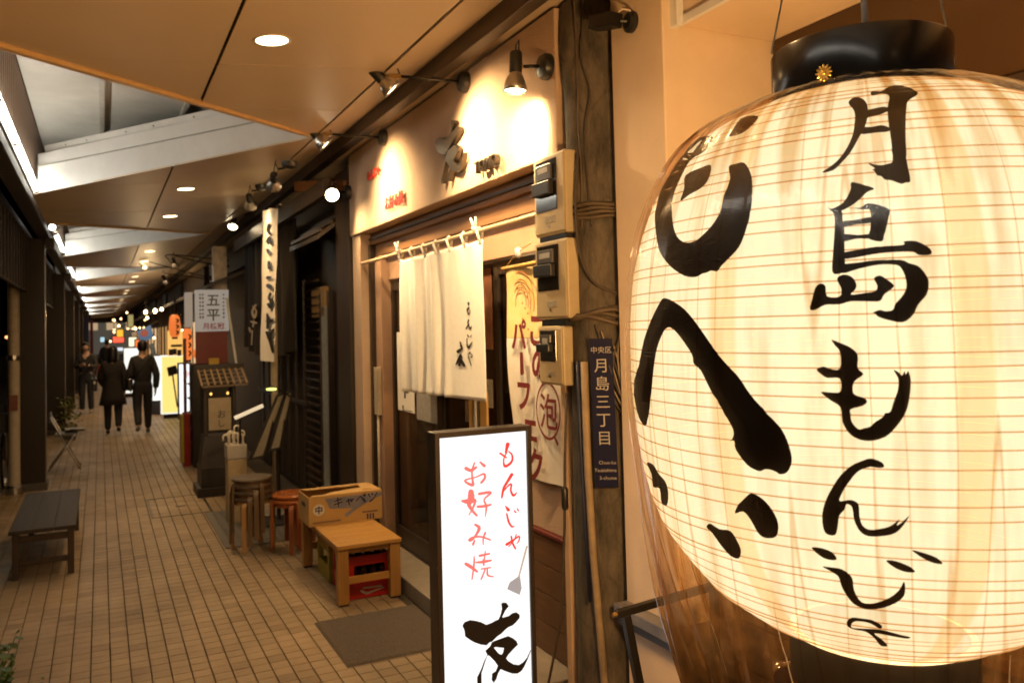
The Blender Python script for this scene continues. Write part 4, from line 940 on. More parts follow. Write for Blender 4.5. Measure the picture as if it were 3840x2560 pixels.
ct4 = t.nodes.new('ShaderNodeMix'); ct4.data_type = 'RGBA'; ct4.inputs[7].default_value = (.72, .55, .36, 1); L(hl.outputs[0], ct4.inputs[0]); L(ct3.outputs[2], ct4.inputs[6]); ct5 = t.nodes.new('ShaderNodeMix'); ct5.data_type = 'RGBA'; ct5.blend_type = 'MULTIPLY'; ct5.inputs[7].default_value = (.93, .74, .46, 1)      # longer path through the film towards the rim
p2 = t.nodes.new('ShaderNodeMath'); p2.operation = 'POWER'; p2.inputs[1].default_value = 2.2; L(om.outputs[0], p2.inputs[0]); L(p2.outputs[0], ct5.inputs[0]); L(ct4.outputs[2], ct5.inputs[6]); L(ct5.outputs[2], tp.inputs[0])
mA = t.nodes.new('ShaderNodeMixShader'); L(crs.outputs[0], mA.inputs[0]); L(tp.outputs[0], mA.inputs[1]); L(dff.outputs[0], mA.inputs[2])
dsf = t.nodes.new('ShaderNodeBsdfDiffuse'); dsf.inputs[0].default_value = (.026, .016, .008, 1)      # grime caught in the sagging bottom of the cover
hd = t.nodes.new('ShaderNodeMapRange'); hd.inputs[1].default_value = .02; hd.inputs[2].default_value = .13; hd.inputs[3].default_value = .8; hd.inputs[4].default_value = 0; L(sz.outputs['Z'], hd.inputs[0])
ng = t.nodes.new('ShaderNodeTexNoise'); ng.inputs['Scale'].default_value = 30; ng.inputs['Detail'].default_value = 8; L(tc.outputs['Object'], ng.inputs['Vector'])
mg_ = t.nodes.new('ShaderNodeMapRange'); mg_.inputs[1].default_value = .3; mg_.inputs[2].default_value = .6; mg_.inputs[3].default_value = .35; L(ng.outputs[0], mg_.inputs[0]); mh_ = t.nodes.new('ShaderNodeMath'); mh_.operation = 'MULTIPLY'; L(hd.outputs[0], mh_.inputs[0]); L(mg_.outputs[0], mh_.inputs[1])
mD = t.nodes.new('ShaderNodeMixShader'); L(mh_.outputs[0], mD.inputs[0]); L(mA.outputs[0], mD.inputs[1]); L(dsf.outputs[0], mD.inputs[2])
mB = t.nodes.new('ShaderNodeMixShader'); L(fz.outputs[0], mB.inputs[0]); L(mD.outputs[0], mB.inputs[1]); L(gl.outputs[0], mB.inputs[2])
L(mB.outputs[0], t.nodes['Material Output'].inputs[0])
BP = [(.1540, 2.197), (.1545, 2.194), (.170, 2.190), (.218, 2.176), (.299, 2.135), (.348, 2.084), (.389, 2.006), (.416, 1.918), (.428, 1.80), (.43, 1.70), (.426, 1.62), (.418, 1.54), (.408, 1.46), (.395, 1.38), (.378, 1.30), (.358, 1.23), (.338, 1.16), (.322, 1.10), (.31, 1.04)]
bpz = [(p[0], p[1]) for p in catmull(BP, 4)]
g = MB(); NA = 220; rb = random.Random(11)
ph = [(rb.uniform(0, 6.28), rb.choice((5, 7, 11, 17, 29)), rb.uniform(.3, 1)) for _ in range(6)]
for (r_, z) in bpz:
    low = max(0, (1.5-z)/.45); hi = max(0, (z-2.05)/.2)
    for i in range(NA):
        a = 2*math.pi*i/NA
        wv = sum(A*math.sin(n_*a+p_+z*2.0*(1 if n_ % 2 else -1)) for p_, n_, A in ph)/3
        sharp = abs(math.sin(9*a+1.1*math.sin(3*a)+z*1.5))**6
        rr_ = r_+.0035*wv+low*(.03*wv-.012*sharp)+hi*.006*math.sin(60*a+5*math.sin(4*a))
        if z > 1.32: rr_ = max(rr_, lr(z)+.0075)
        g.v.append((LX+rr_*math.cos(a), LY+rr_*math.sin(a), z-(.03*math.sin(4*a)+.02*math.sin(9*a) if z < 1.06 else 0)))
for j in range(len(bpz)-1):
    for i in range(NA): g.f.append((j*NA+i, j*NA+(i+1) % NA, (j+1)*NA+(i+1) % NA, (j+1)*NA+i))
cov = thing('plastic_cover', 'clear plastic sheet slipped over the paper lantern, hanging loose below it', 'plastic cover', (LX, LY, 1.2))
g.build('film', bagm, cov, smooth=True)
CREASE, t, b = nodes_of('film crease'); tlc = t.nodes.new('ShaderNodeBsdfTranslucent'); tlc.inputs[0].default_value = (.3, .3, .3, 1); t.links.new(tlc.outputs[0], t.nodes['Material Output'].inputs[0])
for k in range(8):       # welded seams and hard creases of the film
    a0 = 2*math.pi*(k+.3)/8+rb.uniform(-.2, .2); z1 = rb.uniform(1.32, 1.46)
    pts = []
    for i in range(14):
        z = z1-(z1-1.06)*i/13
        r_ = min((abs(z-q[1]), q[0]) for q in bpz)[1]+.006; pts.append((LX+r_*math.cos(a0+.04*math.sin(z*9+k)), LY+r_*math.sin(a0+.04*math.sin(z*9+k)), z))
    MB().tube(pts, [.0003+.0007*math.sin(math.pi*i/13) for i in range(14)], 5).build('crease', CREASE, cov, smooth=True)

# small potted plant on the stone ledge behind the film
pl_ = thing('potted_plant', 'small spiky plant in a metal can on the dark timber counter', 'potted plant', (1.99, 1.62, .995))
MB().lathe([(.055, .995), (.058, 1.0), (.062, 1.14), (.06, 1.145), (.055, 1.14)], 20, (1.99, 1.62, 0)).build('can', M('galvanised can', (.4, .4, .4), .35, metal=.8), pl_, smooth=35)
lf = MB(); rp = random.Random(5)
for i in range(160):
    a = rp.uniform(0, 6.28); r0 = rp.uniform(0, .05); el = rp.uniform(.3, 1.4); ln = rp.uniform(.06, .16)
    p0 = Vector((1.99+r0*math.cos(a), 1.62+r0*math.sin(a), 1.13)); d = Vector((math.cos(a)*math.cos(el), math.sin(a)*math.cos(el), math.sin(el)))
    s_ = d.cross(Vector((0, 0, 1))).normalized()*.006
    lf.add([p0-s_*.4, p0+d*ln*.6-s_, p0+d*ln, p0+d*ln*.6+s_, p0+s_*.4], [(0, 1, 2, 3, 4)])
lf.build('foliage', M('dark green leaf', (.05, .07, .02), .5, var=.4), pl_, recalc=False)
# ================================================================== LIT STANDING SIGN
SY = 3.2
sg = thing('standing_sign', 'white lit standing sign with red and black brush lettering in a black frame', 'sign', (1.46, 3.25, 0))
FR = M('black sign frame', (.03, .022, .018), .4, var=.15)
PANEL = E('lit sign panel', (.97, .985, 1.0), 1.02)
SX0, SX1, SZ0, SZ1 = 1.222, 1.668, .16, 1.372
box('panel', SX0+.022, SX1-.022, SY, SY+.01, SZ0+.022, SZ1-.022, PANEL, sg, bevel=0)
box('frame_side', SX0, SX0+.022, SY-.012, SY+.085, SZ0, SZ1, FR, sg, bevel=.003)
box('frame_side', SX1-.022, SX1, SY-.012, SY+.085, SZ0, SZ1, FR, sg, bevel=.003)
box('frame_top', SX0+.0222, SX1-.0222, SY-.011, SY+.084, SZ1-.022, SZ1, FR, sg, bevel=.003)
box('frame_bottom', SX0+.0222, SX1-.0222, SY-.011, SY+.084, SZ0, SZ0+.022, FR, sg, bevel=.003)
box('back', SX0+.0222, SX1-.0222, SY+.06, SY+.083, SZ0+.022, SZ1-.022, FR, sg, bevel=0)
for x in (SX0+.03, SX1-.03):
    MB().beam((x, SY-.16, .02), (x, SY+.23, .02), .04, .04).build('foot', FR, sg, bevel=.003)
    box('stem', x-.018, x+.018, SY+.015, SY+.055, .04, SZ0, FR, sg)
def onY(Y): return lambda x, y, i: at(x, y, Y=Y-.0004*i)
s1 = proj(.2551, 1640, 2160); sN = proj(.3828, 1640, 1600)
SINK = M('sign black', (.012, .01, .011), .45, var=.1)
ink('brush_character', [ragged(s1([(370,720),(400,670),(480,640),(560,650),(640,670),(720,710),(800,680),(900,630),(930,560),(940,400),(960,382),(1015,385),(1050,435),(1000,500),(955,590),(960,605),(1050,580),(1100,540),(1160,525),(1210,560),(1210,610),(1150,680),(1000,780),(880,880),(800,960),(770,965),(725,1010),(640,1000),(540,965),(480,930),(410,880),(400,800)])),
    [s1([(810,960),(900,925),(980,895),(1040,875),(1110,905),(1165,950),(1185,1000),(1120,1065),(1050,1140),(1010,1200),(1040,1240),(1120,1290),(1200,1300),(1260,1260),(1320,1190),(1370,1075),(1375,1090),(1330,1210),(1280,1320),(1240,1385),(1180,1425),(1100,1425),(1000,1390),(930,1360),(890,1430),(870,1500),(830,1560),(800,1520),(805,1425),(860,1390),(890,1310),(840,1240),(760,1160),(735,1160),(690,1290),(650,1420),(650,1640),(610,1700),(590,1640),(585,1480),(640,1370),(690,1240),(735,1150),(705,1090),(740,1060),(780,1020),(795,980)]),
     s1([(830,1045),(860,1035),(980,1050),(968,1110),(945,1150),(900,1130)])]], onY(SY-.001), SINK, sg, maxlen=200)
RED1 = E('backlit red print', (1.0, .06, .05), .85); RED2 = E('backlit pale red print', (1.0, .2, .18), .9)
ink('red_lettering', [[(x, y, w_*1.35) for x, y, w_ in sN(s_)] for s_ in ([(690,170,30),(680,210,22),(672,250,18)], [(615,258,14),(640,275,14),(675,300,12)], [(700,240,10),(730,270,14),(735,320,16),(710,360,18),(665,385,20),(650,350,12),(655,300,10),(680,250,10)],
 [(730,465,24),(690,530,20),(650,600,18),(632,690,14)], [(640,640,8),(700,570,12),(725,565,14),(720,620,14),(745,670,18),(780,640,6)],
 [(668,775,8),(695,810,26)], [(755,820,10),(768,835,12)], [(783,800,10),(795,820,10)], [(680,850,12),(700,930,16),(730,975,14),(750,970,8)],
 [(680,1150,22),(740,1110,14),(800,1070,12),(800,1110,10),(780,1140,6)], [(725,1070,12),(735,1130,14),(765,1190,14)], [(775,1050,8),(750,1110,8),(700,1170,8)])], onY(SY-.001), RED1, sg, strokes=True)
ink('red_lettering', [[(x, y, w_*1.35) for x, y, w_ in sN(s_)] for s_ in ([(280,405,26),(330,425,24),(380,395,18)], [(365,350,12),(340,430,14),(345,520,16),(345,570,22),(270,525,14),(380,490,10),(455,460,16),(465,500,18),(430,545,18)], [(420,345,14),(460,380,24)],
 [(330,635,40),(330,700,50),(310,760,30),(345,820,20),(385,865,18)], [(245,725,18),(310,730,40),(370,720,22),(345,800,14),(310,860,8)], [(410,655,20),(500,640,20),(520,650,16),(460,710,12),(480,780,16),(470,880,6)], [(395,780,18),(460,775,20),(525,760,14)],
 [(370,955,16),(410,990,24),(370,1070,16),(330,1110,16),(310,1105,14),(350,1080,14),(430,1075,14),(520,1105,12)], [(350,1150,18),(365,1110,12)], [(470,1035,16),(450,1090,12),(450,1150,8)],
 [(280,1340,24),(330,1370,26),(390,1415,16)], [(360,1265,8),(360,1340,14),(340,1490,10)], [(415,1260,18),(510,1240,14)], [(470,1215,8),(460,1300,12)], [(380,1325,12),(450,1320,20),(525,1305,14)], [(450,1300,12),(455,1350,14)], [(430,1390,10),(520,1375,10)], [(470,1390,12),(430,1490,12)], [(490,1390,10),(495,1450,14),(550,1465,8)])], onY(SY-.001), RED2, sg, strokes=True, maxlen=60)
ink('spatula_print', [sN([(870, 1160), (888, 1165), (805, 1470), (790, 1465)])], onY(SY-.001), E('backlit tan print', (.62, .52, .42), .75), sg)
ink('spatula_print', [s1([(1190, 0), (1215, 0), (1240, 170), (1210, 270), (1025, 185), (1065, 85)])], onY(SY-.0014), E('backlit grey print', (.45, .43, .43), .75), sg)

# ------------------------------------------------------------------ door mat, second mat, manhole cover
MATM = M('coir door mat', (.15, .115, .085), .95, var=.5, scale=150, bump=1.0, bscale=320)
dm = MB(); rm = random.Random(2)
nx, ny = 40, 48
for j in range(ny+1):
    for i in range(nx+1): dm.v.append((1.17+.66*i/nx, 4.425+.775*j/ny, .011+rm.uniform(-.002, .002) if 0 < i < nx and 0 < j < ny else .001))
for j in range(ny):
    for i in range(nx): dm.f.append((j*(nx+1)+i, j*(nx+1)+i+1, (j+1)*(nx+1)+i+1, (j+1)*(nx+1)+i))
o = dm.build('door_mat', MATM, None, recalc=False); tag(o, 'coarse dark brown door mat in front of the shop step', 'door mat')
rmx = thing('rubber_mat', 'grey embossed rubber mat under the stacked stools', 'mat', (1.3, 8.1, 0))
RUB = M('grey rubber', (.12, .11, .1), .5, var=.2, scale=20)
box('sheet', .93, 1.83, 7.35, 8.9, .001, .009, RUB, rmx, bevel=.002)
rb_ = MB()
for j in range(26):
    for i in range(12):
        rb_.beam((.99+.07*i, 7.41+.057*j, .0095), (1.03+.07*i, 7.41+.057*j+(.02 if (i+j) % 2 else -.02), .0095), .012, .003)
tag(rb_.build('raised_bars', RUB, rmx), kind='stuff')
mh = thing('manhole_cover', 'square tiled manhole cover in a metal rim set in the walk', 'manhole cover', (.73, 9.5, 0))
RIMM = M('worn steel rim', (.06, .05, .04), .4, metal=.6, var=.3)
for a, b_, c_, d_ in ((.44, 1.02, 8.96, 8.985), (.44, 1.02, 10.0, 10.025), (.44, .465, 8.985, 10.0), (.995, 1.02, 8.985, 10.0)): box('rim', a, b_, c_, d_, -.006, .003, RIMM, mh, bevel=.001)
MB().bx(.7, .8, 9.42, 9.47, .0005, .004).build('lifting_plate', RIMM, mh)

# ------------------------------------------------------------------ low table with carton
TWX = WOOD('honey table wood', (.52, .28, .07), (.42, .2, .045), .4, 0, coat=.15)
TWZ = WOOD('honey leg wood', (.44, .22, .06), (.34, .16, .04), .45, 2, coat=.1)
TWYY = WOOD('honey rail wood', (.44, .22, .06), (.34, .16, .04), .45, 1)
tb = thing('low_table', 'honey coloured low wooden table beside the shop step', 'table', (1.6, 5.95, 0))
tx0, tx1, ty0, ty1 = 1.372, 1.81, 5.385, 6.52
for i in range(8):
    y0 = ty0+(ty1-ty0)/8*i; box('top_plank', tx0, tx1, y0, y0+(ty1-ty0)/8-.0015, .372, .398, TWX, tb, bevel=.003)
for x, y in ((tx0+.006, ty0+.012), (tx1-.078, ty0+.012), (tx0+.006, ty1-.085), (tx1-.078, ty1-.085)):
    lg = box('leg', x, x+.072, y, y+.07, .012, .3715, TWZ, tb, bevel=.004)
    box('foot_cap', x+.003, x+.069, y+.003, y+.067, 0, .0125, PLASTICBLACK, lg, bevel=.002)
for y in (ty0+.03, ty1-.06):
    box('apron', tx0+.079, tx1-.079, y, y+.03, .335, .3714, TWX, tb, bevel=.002)
    box('stretcher', tx0+.079, tx1-.079, y+.004, y+.03, .135, .178, TWX, tb, bevel=.002)
for x in (tx0+.02, tx1-.06): box('apron', x, x+.03, ty0+.083, ty1-.086, .335, .3713, TWYY, tb, bevel=.002)
# cabbage carton
CARD = M('brown cardboard', (.5, .3, .1), .75, var=.08, scale=12, bump=.05)
cb = thing('cardboard_carton', 'open brown cabbage carton with blue lettering on the low table', 'carton', (1.6, 6.2, .398))
bx0, bx1, by0, by1, bz0, bz1 = 1.335, 1.88, 6.03, 6.38, .3985, .605
box('front', bx0, bx1, by0, by0+.006, bz0, bz1, CARD, cb, bevel=.001)
box('back', bx0, bx1, by1-.006, by1, bz0, bz1, CARD, cb, bevel=.001)
box('side', bx0, bx0+.006, by0+.0061, by1-.0061, bz0, bz1-.003, CARD, cb, bevel=.001)
box('side', bx1-.006, bx1, by0+.0061, by1-.0061, bz0, bz1-.003, CARD, cb, bevel=.001)
box('bottom', bx0+.0061, bx1-.0061, by0+.0061, by1-.0061, bz0, bz0+.006, CARD, cb, bevel=0)
MB().poly([(bx0+.01, by0+.002, bz1+.001), (bx1-.005, by0+.002, bz1+.001), (bx1-.04, by0+.11, bz1+.02), (bx0+.2, by0+.1, bz1+.004), (bx0+.13, by0+.08, bz1-.006), (bx0+.05, by0+.1, bz1-.01)], (0, 0, .004)).build('flap', CARD, cb)
MB().poly([(bx0+.012, by1-.002, bz1+.001), (bx1-.012, by1-.002, bz1+.001), (bx1-.05, by1-.1, bz1+.006), (bx0+.05, by1-.09, bz1+.004)], (0, 0, .004)).build('flap', CARD, cb)
MB().poly([(bx1-.001, by0+.02, bz1), (bx1-.001, by1-.02, bz1), (bx1-.12, by1-.05, bz1+.012), (bx1-.13, by0+.05, bz1+.012)], (0, 0, .004)).build('flap', CARD, cb)
MB().poly([(bx0-.0015, by0+.12, bz0+.12), (bx0-.0015, by1-.12, bz0+.12), (bx0-.0015, by1-.12, bz0+.15), (bx0-.0015, by0+.12, bz0+.15)], (.001, 0, 0)).build('hand_hole', PLASTICBLACK, cb)
NAVY = M('navy print', (.02, .02, .07), .6); PALE = M('pale print', (.68, .62, .5), .6); GREYB = M('grey blue print', (.2, .2, .24), .6)
fx = lambda k, h: Vector((bx0+(bx1-bx0)*k, by0-.001, bz0+(bz1-bz0)*h))
c4b = proj(.3827, 850, 1750)
ink('printed_band', [c4b([(960, 310), (1520, 245), (1520, 275), (1460, 300), (1290, 400), (1170, 495), (1155, 460), (1240, 400), (1010, 410)])], onY(by0-.0006), GREYB, cb)
ctr = fx(.13, .55)
MB().lathe([(0, 0), (.042, 0)], 28, ctr, Matrix.Rotation(R(90), 4, 'X'), close=True).build('printed_disc', PALE, cb)
text('carton_lettering', '中', ctr+Vector((-.03, -.0012, -.023)), (1, 0, 0), (0, 0, 1), .06, NAVY, cb, bold=.03)
o_ = c4b([(1030, 400)])[0]; o1 = at(o_[0], o_[1], Y=by0-.0016)
for mat_, dy, bo in ((PALE, 0, .05), (NAVY, -.0012, .032)):
    text('carton_lettering', 'キャベツ', o1+Vector((0, dy, 0)), (1, 0, .05), (0, 0, 1), .086, mat_, cb, bold=bo, shear=.12)
for k in range(14): MB().bx(fx(.05+.027*k, 0).x, fx(.05+.027*k, 0).x+.009, by0-.0012, by0-.0004, bz0+.018, bz0+.028).build('small_print', NAVY, cb)
for k in range(9): MB().bx(fx(.72+.024*k, 0).x, fx(.72+.024*k, 0).x+.009, by0-.0012, by0-.0004, bz0+.055, bz0+.066).build('small_print', NAVY, cb)
for k in range(3): MB().bx(fx(.78+.04*k, 0).x, fx(.78+.04*k, 0).x+.012, by0-.0012, by0-.0004, bz0+.005, bz0+.045).build('small_print', NAVY, cb)

# ------------------------------------------------------------------ red bottle crate under the table, yellow crate behind it
def crate(label, x0, x1, y0, y1, z1, mat, nm='bottle_crate', cat='crate'):
    c = thing(nm, label, cat, ((x0+x1)/2, (y0+y1)/2, 0))
    t_ = .012
    for (a, b_, c0_, d0) in ((x0, x1, y0, y0+t_), (x0, x1, y1-t_, y1), (x0, x0+t_, y0+t_+.0002, y1-t_-.0002), (x1-t_, x1, y0+t_+.0002, y1-t_-.0002)):
        box('lower_wall', a, b_, c0_, d0, .004, z1*.42, mat, c, bevel=.003)
        box('top_band', a, b_, c0_, d0, z1*.78, z1, mat, c, bevel=.003)
    for x in (x0, x1-.035):
        for y in (y0, y1-.035): box('corner_post', x-.001, x+.036, y-.001, y+.036, .004, z1*.99, mat, c, bevel=.003)
    box('floor', x0+t_+.0003, x1-t_-.0003, y0+t_+.0003, y1-t_-.0003, .004, .012, mat, c, bevel=0)
    return c
REDP = M('red crate plastic', (.5, .02, .015), .35, var=.1); YELP = M('yellow crate plastic', (.34, .27, .02), .4, var=.1)
rc = crate('red plastic bottle crate standing under the low table', 1.475, 1.765, 5.50, 5.92, .285, REDP)
ink('crate_lettering', [[(1355, 2214, 7), (1375, 2222, 9), (1400, 2214, 6), (1440, 2200, 3)]], onY(5.4985), PALE, rc, strokes=True)
ink('crate_lettering', [[(1362+k*9, 2205-k*1.4, 4), (1366+k*9, 2203-k*1.4, 5), (1369+k*9, 2206-k*1.4, 3)] for k in range(8)], onY(5.4985), PALE, rc, strokes=True)
BOT = M('dark brown bottle glass', (.02, .008, .004), .08, var=.1); CAPM = M('bottle cap', (.6, .58, .55), .35, metal=.6)
k = 0; bproto = None
for i in range(4):
    for j in range(6):
        x, y = 1.523+.065*i, 5.548+.065*j
        bt = thing('bottle', f'dark bottle in the red crate, {["first","second","third","fourth","fifth","sixth"][j]} row, {["first","second","third","fourth"][i]} from left', 'bottle', (x, y, .0125), 0, 'bottles in the red crate')
        if bproto is None:
            bproto = (MB().lathe([(.0, .0125), (.026, .0125), (.028, .02), (.028, .18), (.02, .225), (.012, .25), (.011, .29), (.0125, .292), (.0125, .30), (0, .30)], 12, (x, y, 0)).build('glass', BOT, bt, smooth=True),
                      MB().lathe([(.0135, .292), (.014, .296), (.0135, .306), (.01, .309), (0, .309)], 10, (x, y, 0)).build('cap', CAPM, bt, smooth=35),
                      MB().bx(x-.006, x+.006, y-.0292, y-.0284, .12, .15).build('label', PALE, bt))
        else:
            for s_ in bproto: c = s_.copy(); COL.objects.link(c); c.parent = bt
crate('yellow plastic crate behind the red one under the table', 1.455, 1.72, 5.96, 6.3, .27, YELP)

# ------------------------------------------------------------------ stools
def stool(name, label, loc, rz, seatm, legm, h=.45, group=None, with_legs=True, r=.165):
    s = thing(name, label, 'stool', (0, 0, 0), 0, group)
    MB().lathe([(0, h-.03), (r-.012, h-.03), (r, h-.022), (r, h-.008), (r-.01, h), (0, h)], 30).build('seat', seatm, s, smooth=35)
    MB().lathe([(r-.045, h-.06), (r-.02, h-.06), (r-.02, h-.031), (r-.045, h-.031)], 30, close=False).build('seat_ring', legm, s, smooth=35)
    for i in range(4):
        a = math.pi/4+i*math.pi/2; ca, sa = math.cos(a), math.sin(a); rad = r-.012
        pts = [(rad-.05, h-.045), (rad-.01, h-.04), (rad+.012, h-.06), (rad+.02, h-.1), (rad+.022, .25*h), (rad+.024, 0)]
        g = MB(); q = catmull(pts, 5); sd = Vector((-sa, ca, 0))*.0185
        for (rr_, z) in q:
            o_ = Vector((rr_*ca, rr_*sa, z)); n_ = Vector((ca, sa, 0))*.009 if z < h-.07 else Vector((ca*.004, sa*.004, .008))
            g.v += [tuple(o_+sd+n_), tuple(o_-sd+n_), tuple(o_-sd-n_), tuple(o_+sd-n_)]
        for k in range(len(q)-1):
            for j in range(4): g.f.append((k*4+j, k*4+(j+1) % 4, (k+1)*4+(j+1) % 4, (k+1)*4+j))
        g.f += [(0, 1, 2, 3), tuple((len(q)-1)*4+j for j in (3, 2, 1, 0))]
        g.build('leg', legm, s, smooth=40)
    s.location = loc; s.rotation_euler = (0, 0, rz); return s
SEATD = M('worn dark seat vinyl', (.09, .06, .035), .45, var=.3, scale=20); BENT = WOOD('bent ply leg', (.42, .25, .1), (.3, .16, .06), .45, 2); BENTD = WOOD('bent ply leg dark', (.13, .08, .04), (.09, .05, .025), .45, 2)
ORG = M('orange lacquer seat', (.42, .12, .025), .2, var=.1, coat=.5); ORGL = WOOD('orange lacquer leg', (.34, .1, .025), (.26, .07, .02), .3, 2, coat=.4)
nm = ['lowest', 'second', 'third', 'topmost']
for i in range(4):
    stool('round_stool', f'{nm[i]} of the four stacked round stools with dark seats', (1.13, 7.23, .006+.052*i), R(14+16*i), SEATD, BENT if i in (0,) else BENTD, .44, 'stack of round stools')
stool('round_stool', 'upper of the two orange lacquered round stools beside the stack', (1.42, 7.03, .04), R(50), ORG, ORGL, .43, 'orange stools')
stool('round_stool', 'lower of the two orange lacquered round stools beside the stack', (1.42, 7.03, .0), R(30), ORG, ORGL, .43, 'orange stools')

# ------------------------------------------------------------------ dark bench at the left
bn = thing('wooden_bench', 'low dark wooden bench at the street edge of the walk', 'bench', (-.42, 8.0, 0))
BW = WOOD('dark bench wood', (.03, .019, .013), (.016, .01, .008), .6, 1); BWZ = WOOD('dark bench leg', (.045, .028, .02), (.03, .019, .013), .4, 2)
for i in range(3): box('seat_plank', -.62+.148*i, -.62+.148*i+.1465, 7.2, 8.9, .345, .375, BW, bn, bevel=.003)
for x in (-.60, -.235):
    for y in (7.235, 8.8): box('leg', x, x+.045, y, y+.055, 0, .3445, BWZ, bn, bevel=.003)
for y in (7.25, 8.815):
    box('rail', -.554, -.236, y, y+.025, .27, .32, BWZ, bn, bevel=.002); box('stretcher', -.554, -.236, y, y+.025, .1, .14, BWZ, bn, bevel=.002)
box('long_rail', -.235, -.21, 7.291, 8.799, .27, .32, BW, bn, bevel=.002); box('long_rail', -.59, -.565, 7.291, 8.799, .27, .32, BW, bn, bevel=.002)

# ------------------------------------------------------------------ ivy plant at the lower left corner
pt = thing('ivy_plant', 'dark green leafy plant in a clay pot at the lower left corner', 'plant', (-.42, 4.2, 0))
MB().lathe([(.0, 0), (.1, 0), (.13, .2), (.14, .2), (.14, .24), (.125, .24), (.115, .2), (0, .2)], 22, (-.42, 4.2, 0)).build('pot', M('clay pot', (.25, .1, .05), .8, var=.2), pt, smooth=40)
lf = MB(); rp = random.Random(9); stems = MB()
for i in range(46):
    a = rp.uniform(0, 6.28); ln = rp.uniform(.12, .36); p0 = Vector((-.42, 4.2, .24)); el = rp.uniform(.1, 1.4)
    p1 = p0+Vector((math.cos(a)*math.cos(el)*ln*.75, math.sin(a)*math.cos(el)*ln*.75, math.sin(el)*ln)); stems.tube([p0, p0.lerp(p1, .6)+Vector((0, 0, .03)), p1], .002, 5)
    for j in range(7):
        c = p0.lerp(p1, rp.uniform(.45, 1.05))+Vector((rp.gauss(0, .014), rp.gauss(0, .014), rp.gauss(0, .014))); s_ = rp.uniform(.011, .022)
        n_ = Vector((rp.gauss(0, .6), rp.gauss(-.4, .6), 1)).normalized(); u_ = n_.cross(Vector((rp.random(), rp.random(), .1))).normalized(); v_ = n_.cross(u_)
        lf.add([c-u_*s_, c-u_*s_*.3+v_*s_*.8+n_*.003, c+u_*s_*.5+v_*s_*.7, c+u_*s_*1.2-n_*.004, c+u_*s_*.5-v_*s_*.7, c-u_*s_*.3-v_*s_*.8+n_*.003], [(0, 1, 2, 3, 4, 5)])
stems.build('stems', M('plant stem', (.06, .07, .02), .6), pt)
lf.build('foliage', M('ivy leaf', (.035, .075, .015), .4, var=.4, scale=30), pt, recalc=False)
# ================================================================== DARK IZAKAYA NEXT DOOR
DW2 = WOOD('near black timber', (.022, .014, .01), (.014, .009, .007), .5, 2)
iz = thing('tavern_building', 'dark timber tavern front beyond the stucco shop', 'shop front', (2.1, 9.0, 0))
box('corner_post', 1.9, 2.3, 6.9, 7.32, 0, 3.2, DARKWOOD, iz)
box('wall', 2.05, 2.3, 7.33, 12.2, 0, 3.25, DW2, iz, bevel=0)
GRP = M('mottled grey panel', (.34, .36, .34), .5, var=.35, scale=18)
a = at(1202, 1060, X=2.0); c = at(1240, 1800, X=2.0)
box('stone_panel', 2.0, 2.049, c.y, a.y, .25, 2.05, GRP, iz)
box('panel_frame', 1.99, 2.048, c.y-.05, c.y-.004, .1, 2.2, DARKWOOD, iz); box('panel_frame', 1.99, 2.048, a.y+.004, a.y+.05, .1, 2.2, DARKWOOD, iz)
box('panel_sill', 1.985, 2.048, c.y-.05, a.y+.05, .18, .248, DARKWOODY, iz)
for i in range(26): MB().beam((1.99, a.y+.06, .2+.085*i), (1.99, 9.0, .2+.085*i), .03, .02).build('louvre_slat', DARKWOODY, iz)
for i in range(7): box('lattice_bar', 1.97, 2.0, 9.05+.42*i, 9.1+.42*i, .1, 2.3, DW2, iz)
box('lattice_rail', 1.965, 2.0, 9.0, 12.0, 1.0, 1.05, DW2, iz); box('lattice_rail', 1.965, 2.0, 9.0, 12.0, 2.3, 2.36, DW2, iz)
box('warm_window', 2.0, 2.048, 8.2, 8.75, 1.95, 2.25, E('dim warm pane', (1, .45, .12), .05), iz)
# slanted eave with tile battens
MB().poly([(1.74, 7.35, 2.62), (2.05, 7.35, 2.86), (2.05, 7.35, 2.9), (1.74, 7.35, 2.66)], (0, 1.2, 0)).build('small_eave', DARKWOODY, iz)
for i in range(3): MB().beam((1.77+.1*i, 7.35, 2.705+.078*i), (1.77+.1*i, 8.55, 2.705+.078*i), .03, .03).build('eave_batten', DARKWOODY, iz)
box('head_beam', 1.7, 1.76, 6.95, 12.2, 2.95, 3.1, DARKWOODY, iz)
MB().beam(at(1115, 700, X=1.72), at(1300, 700, X=1.9), .06, .1).build('beam_end', WOOD('red brown beam', (.2, .08, .03), (.15, .06, .02), .5, 1), iz)

# black hanging cloth with a pale emblem
bk = thing('black_curtain', 'long black cloth curtain hanging beside the white vertical banner', 'curtain', (1.82, 10.2, 1.6))
g = MB(); ny, nz = 70, 20
BKZ0, BKZ1 = 1.62, 3.0
for j in range(nz+1):
    for i in range(ny+1):
        k = i/ny; z = BKZ1-(BKZ1-BKZ0)*j/nz; y = 8.75+3.0*k; g.v.append((1.82+.05*math.sin(k*42)+.02*math.sin(k*90+j*.1), y, z-.12*math.sin(k*3.1)*(j/nz)))
for j in range(nz):
    for i in range(ny): g.f.append((j*(ny+1)+i, j*(ny+1)+i+1, (j+1)*(ny+1)+i+1, (j+1)*(ny+1)+i))
g.build('cloth', M('black cotton', (.02, .015, .013), .8, var=.2), bk, smooth=True)
MB().tube([(1.82, 8.7, 3.02), (1.82, 11.8, 3.02)], .015, 8).build('rod', DARKWOODY, bk)
PEM = M('pale emblem print', (.5, .42, .32), .8)
ce = proj(450/941, 700, 1000)
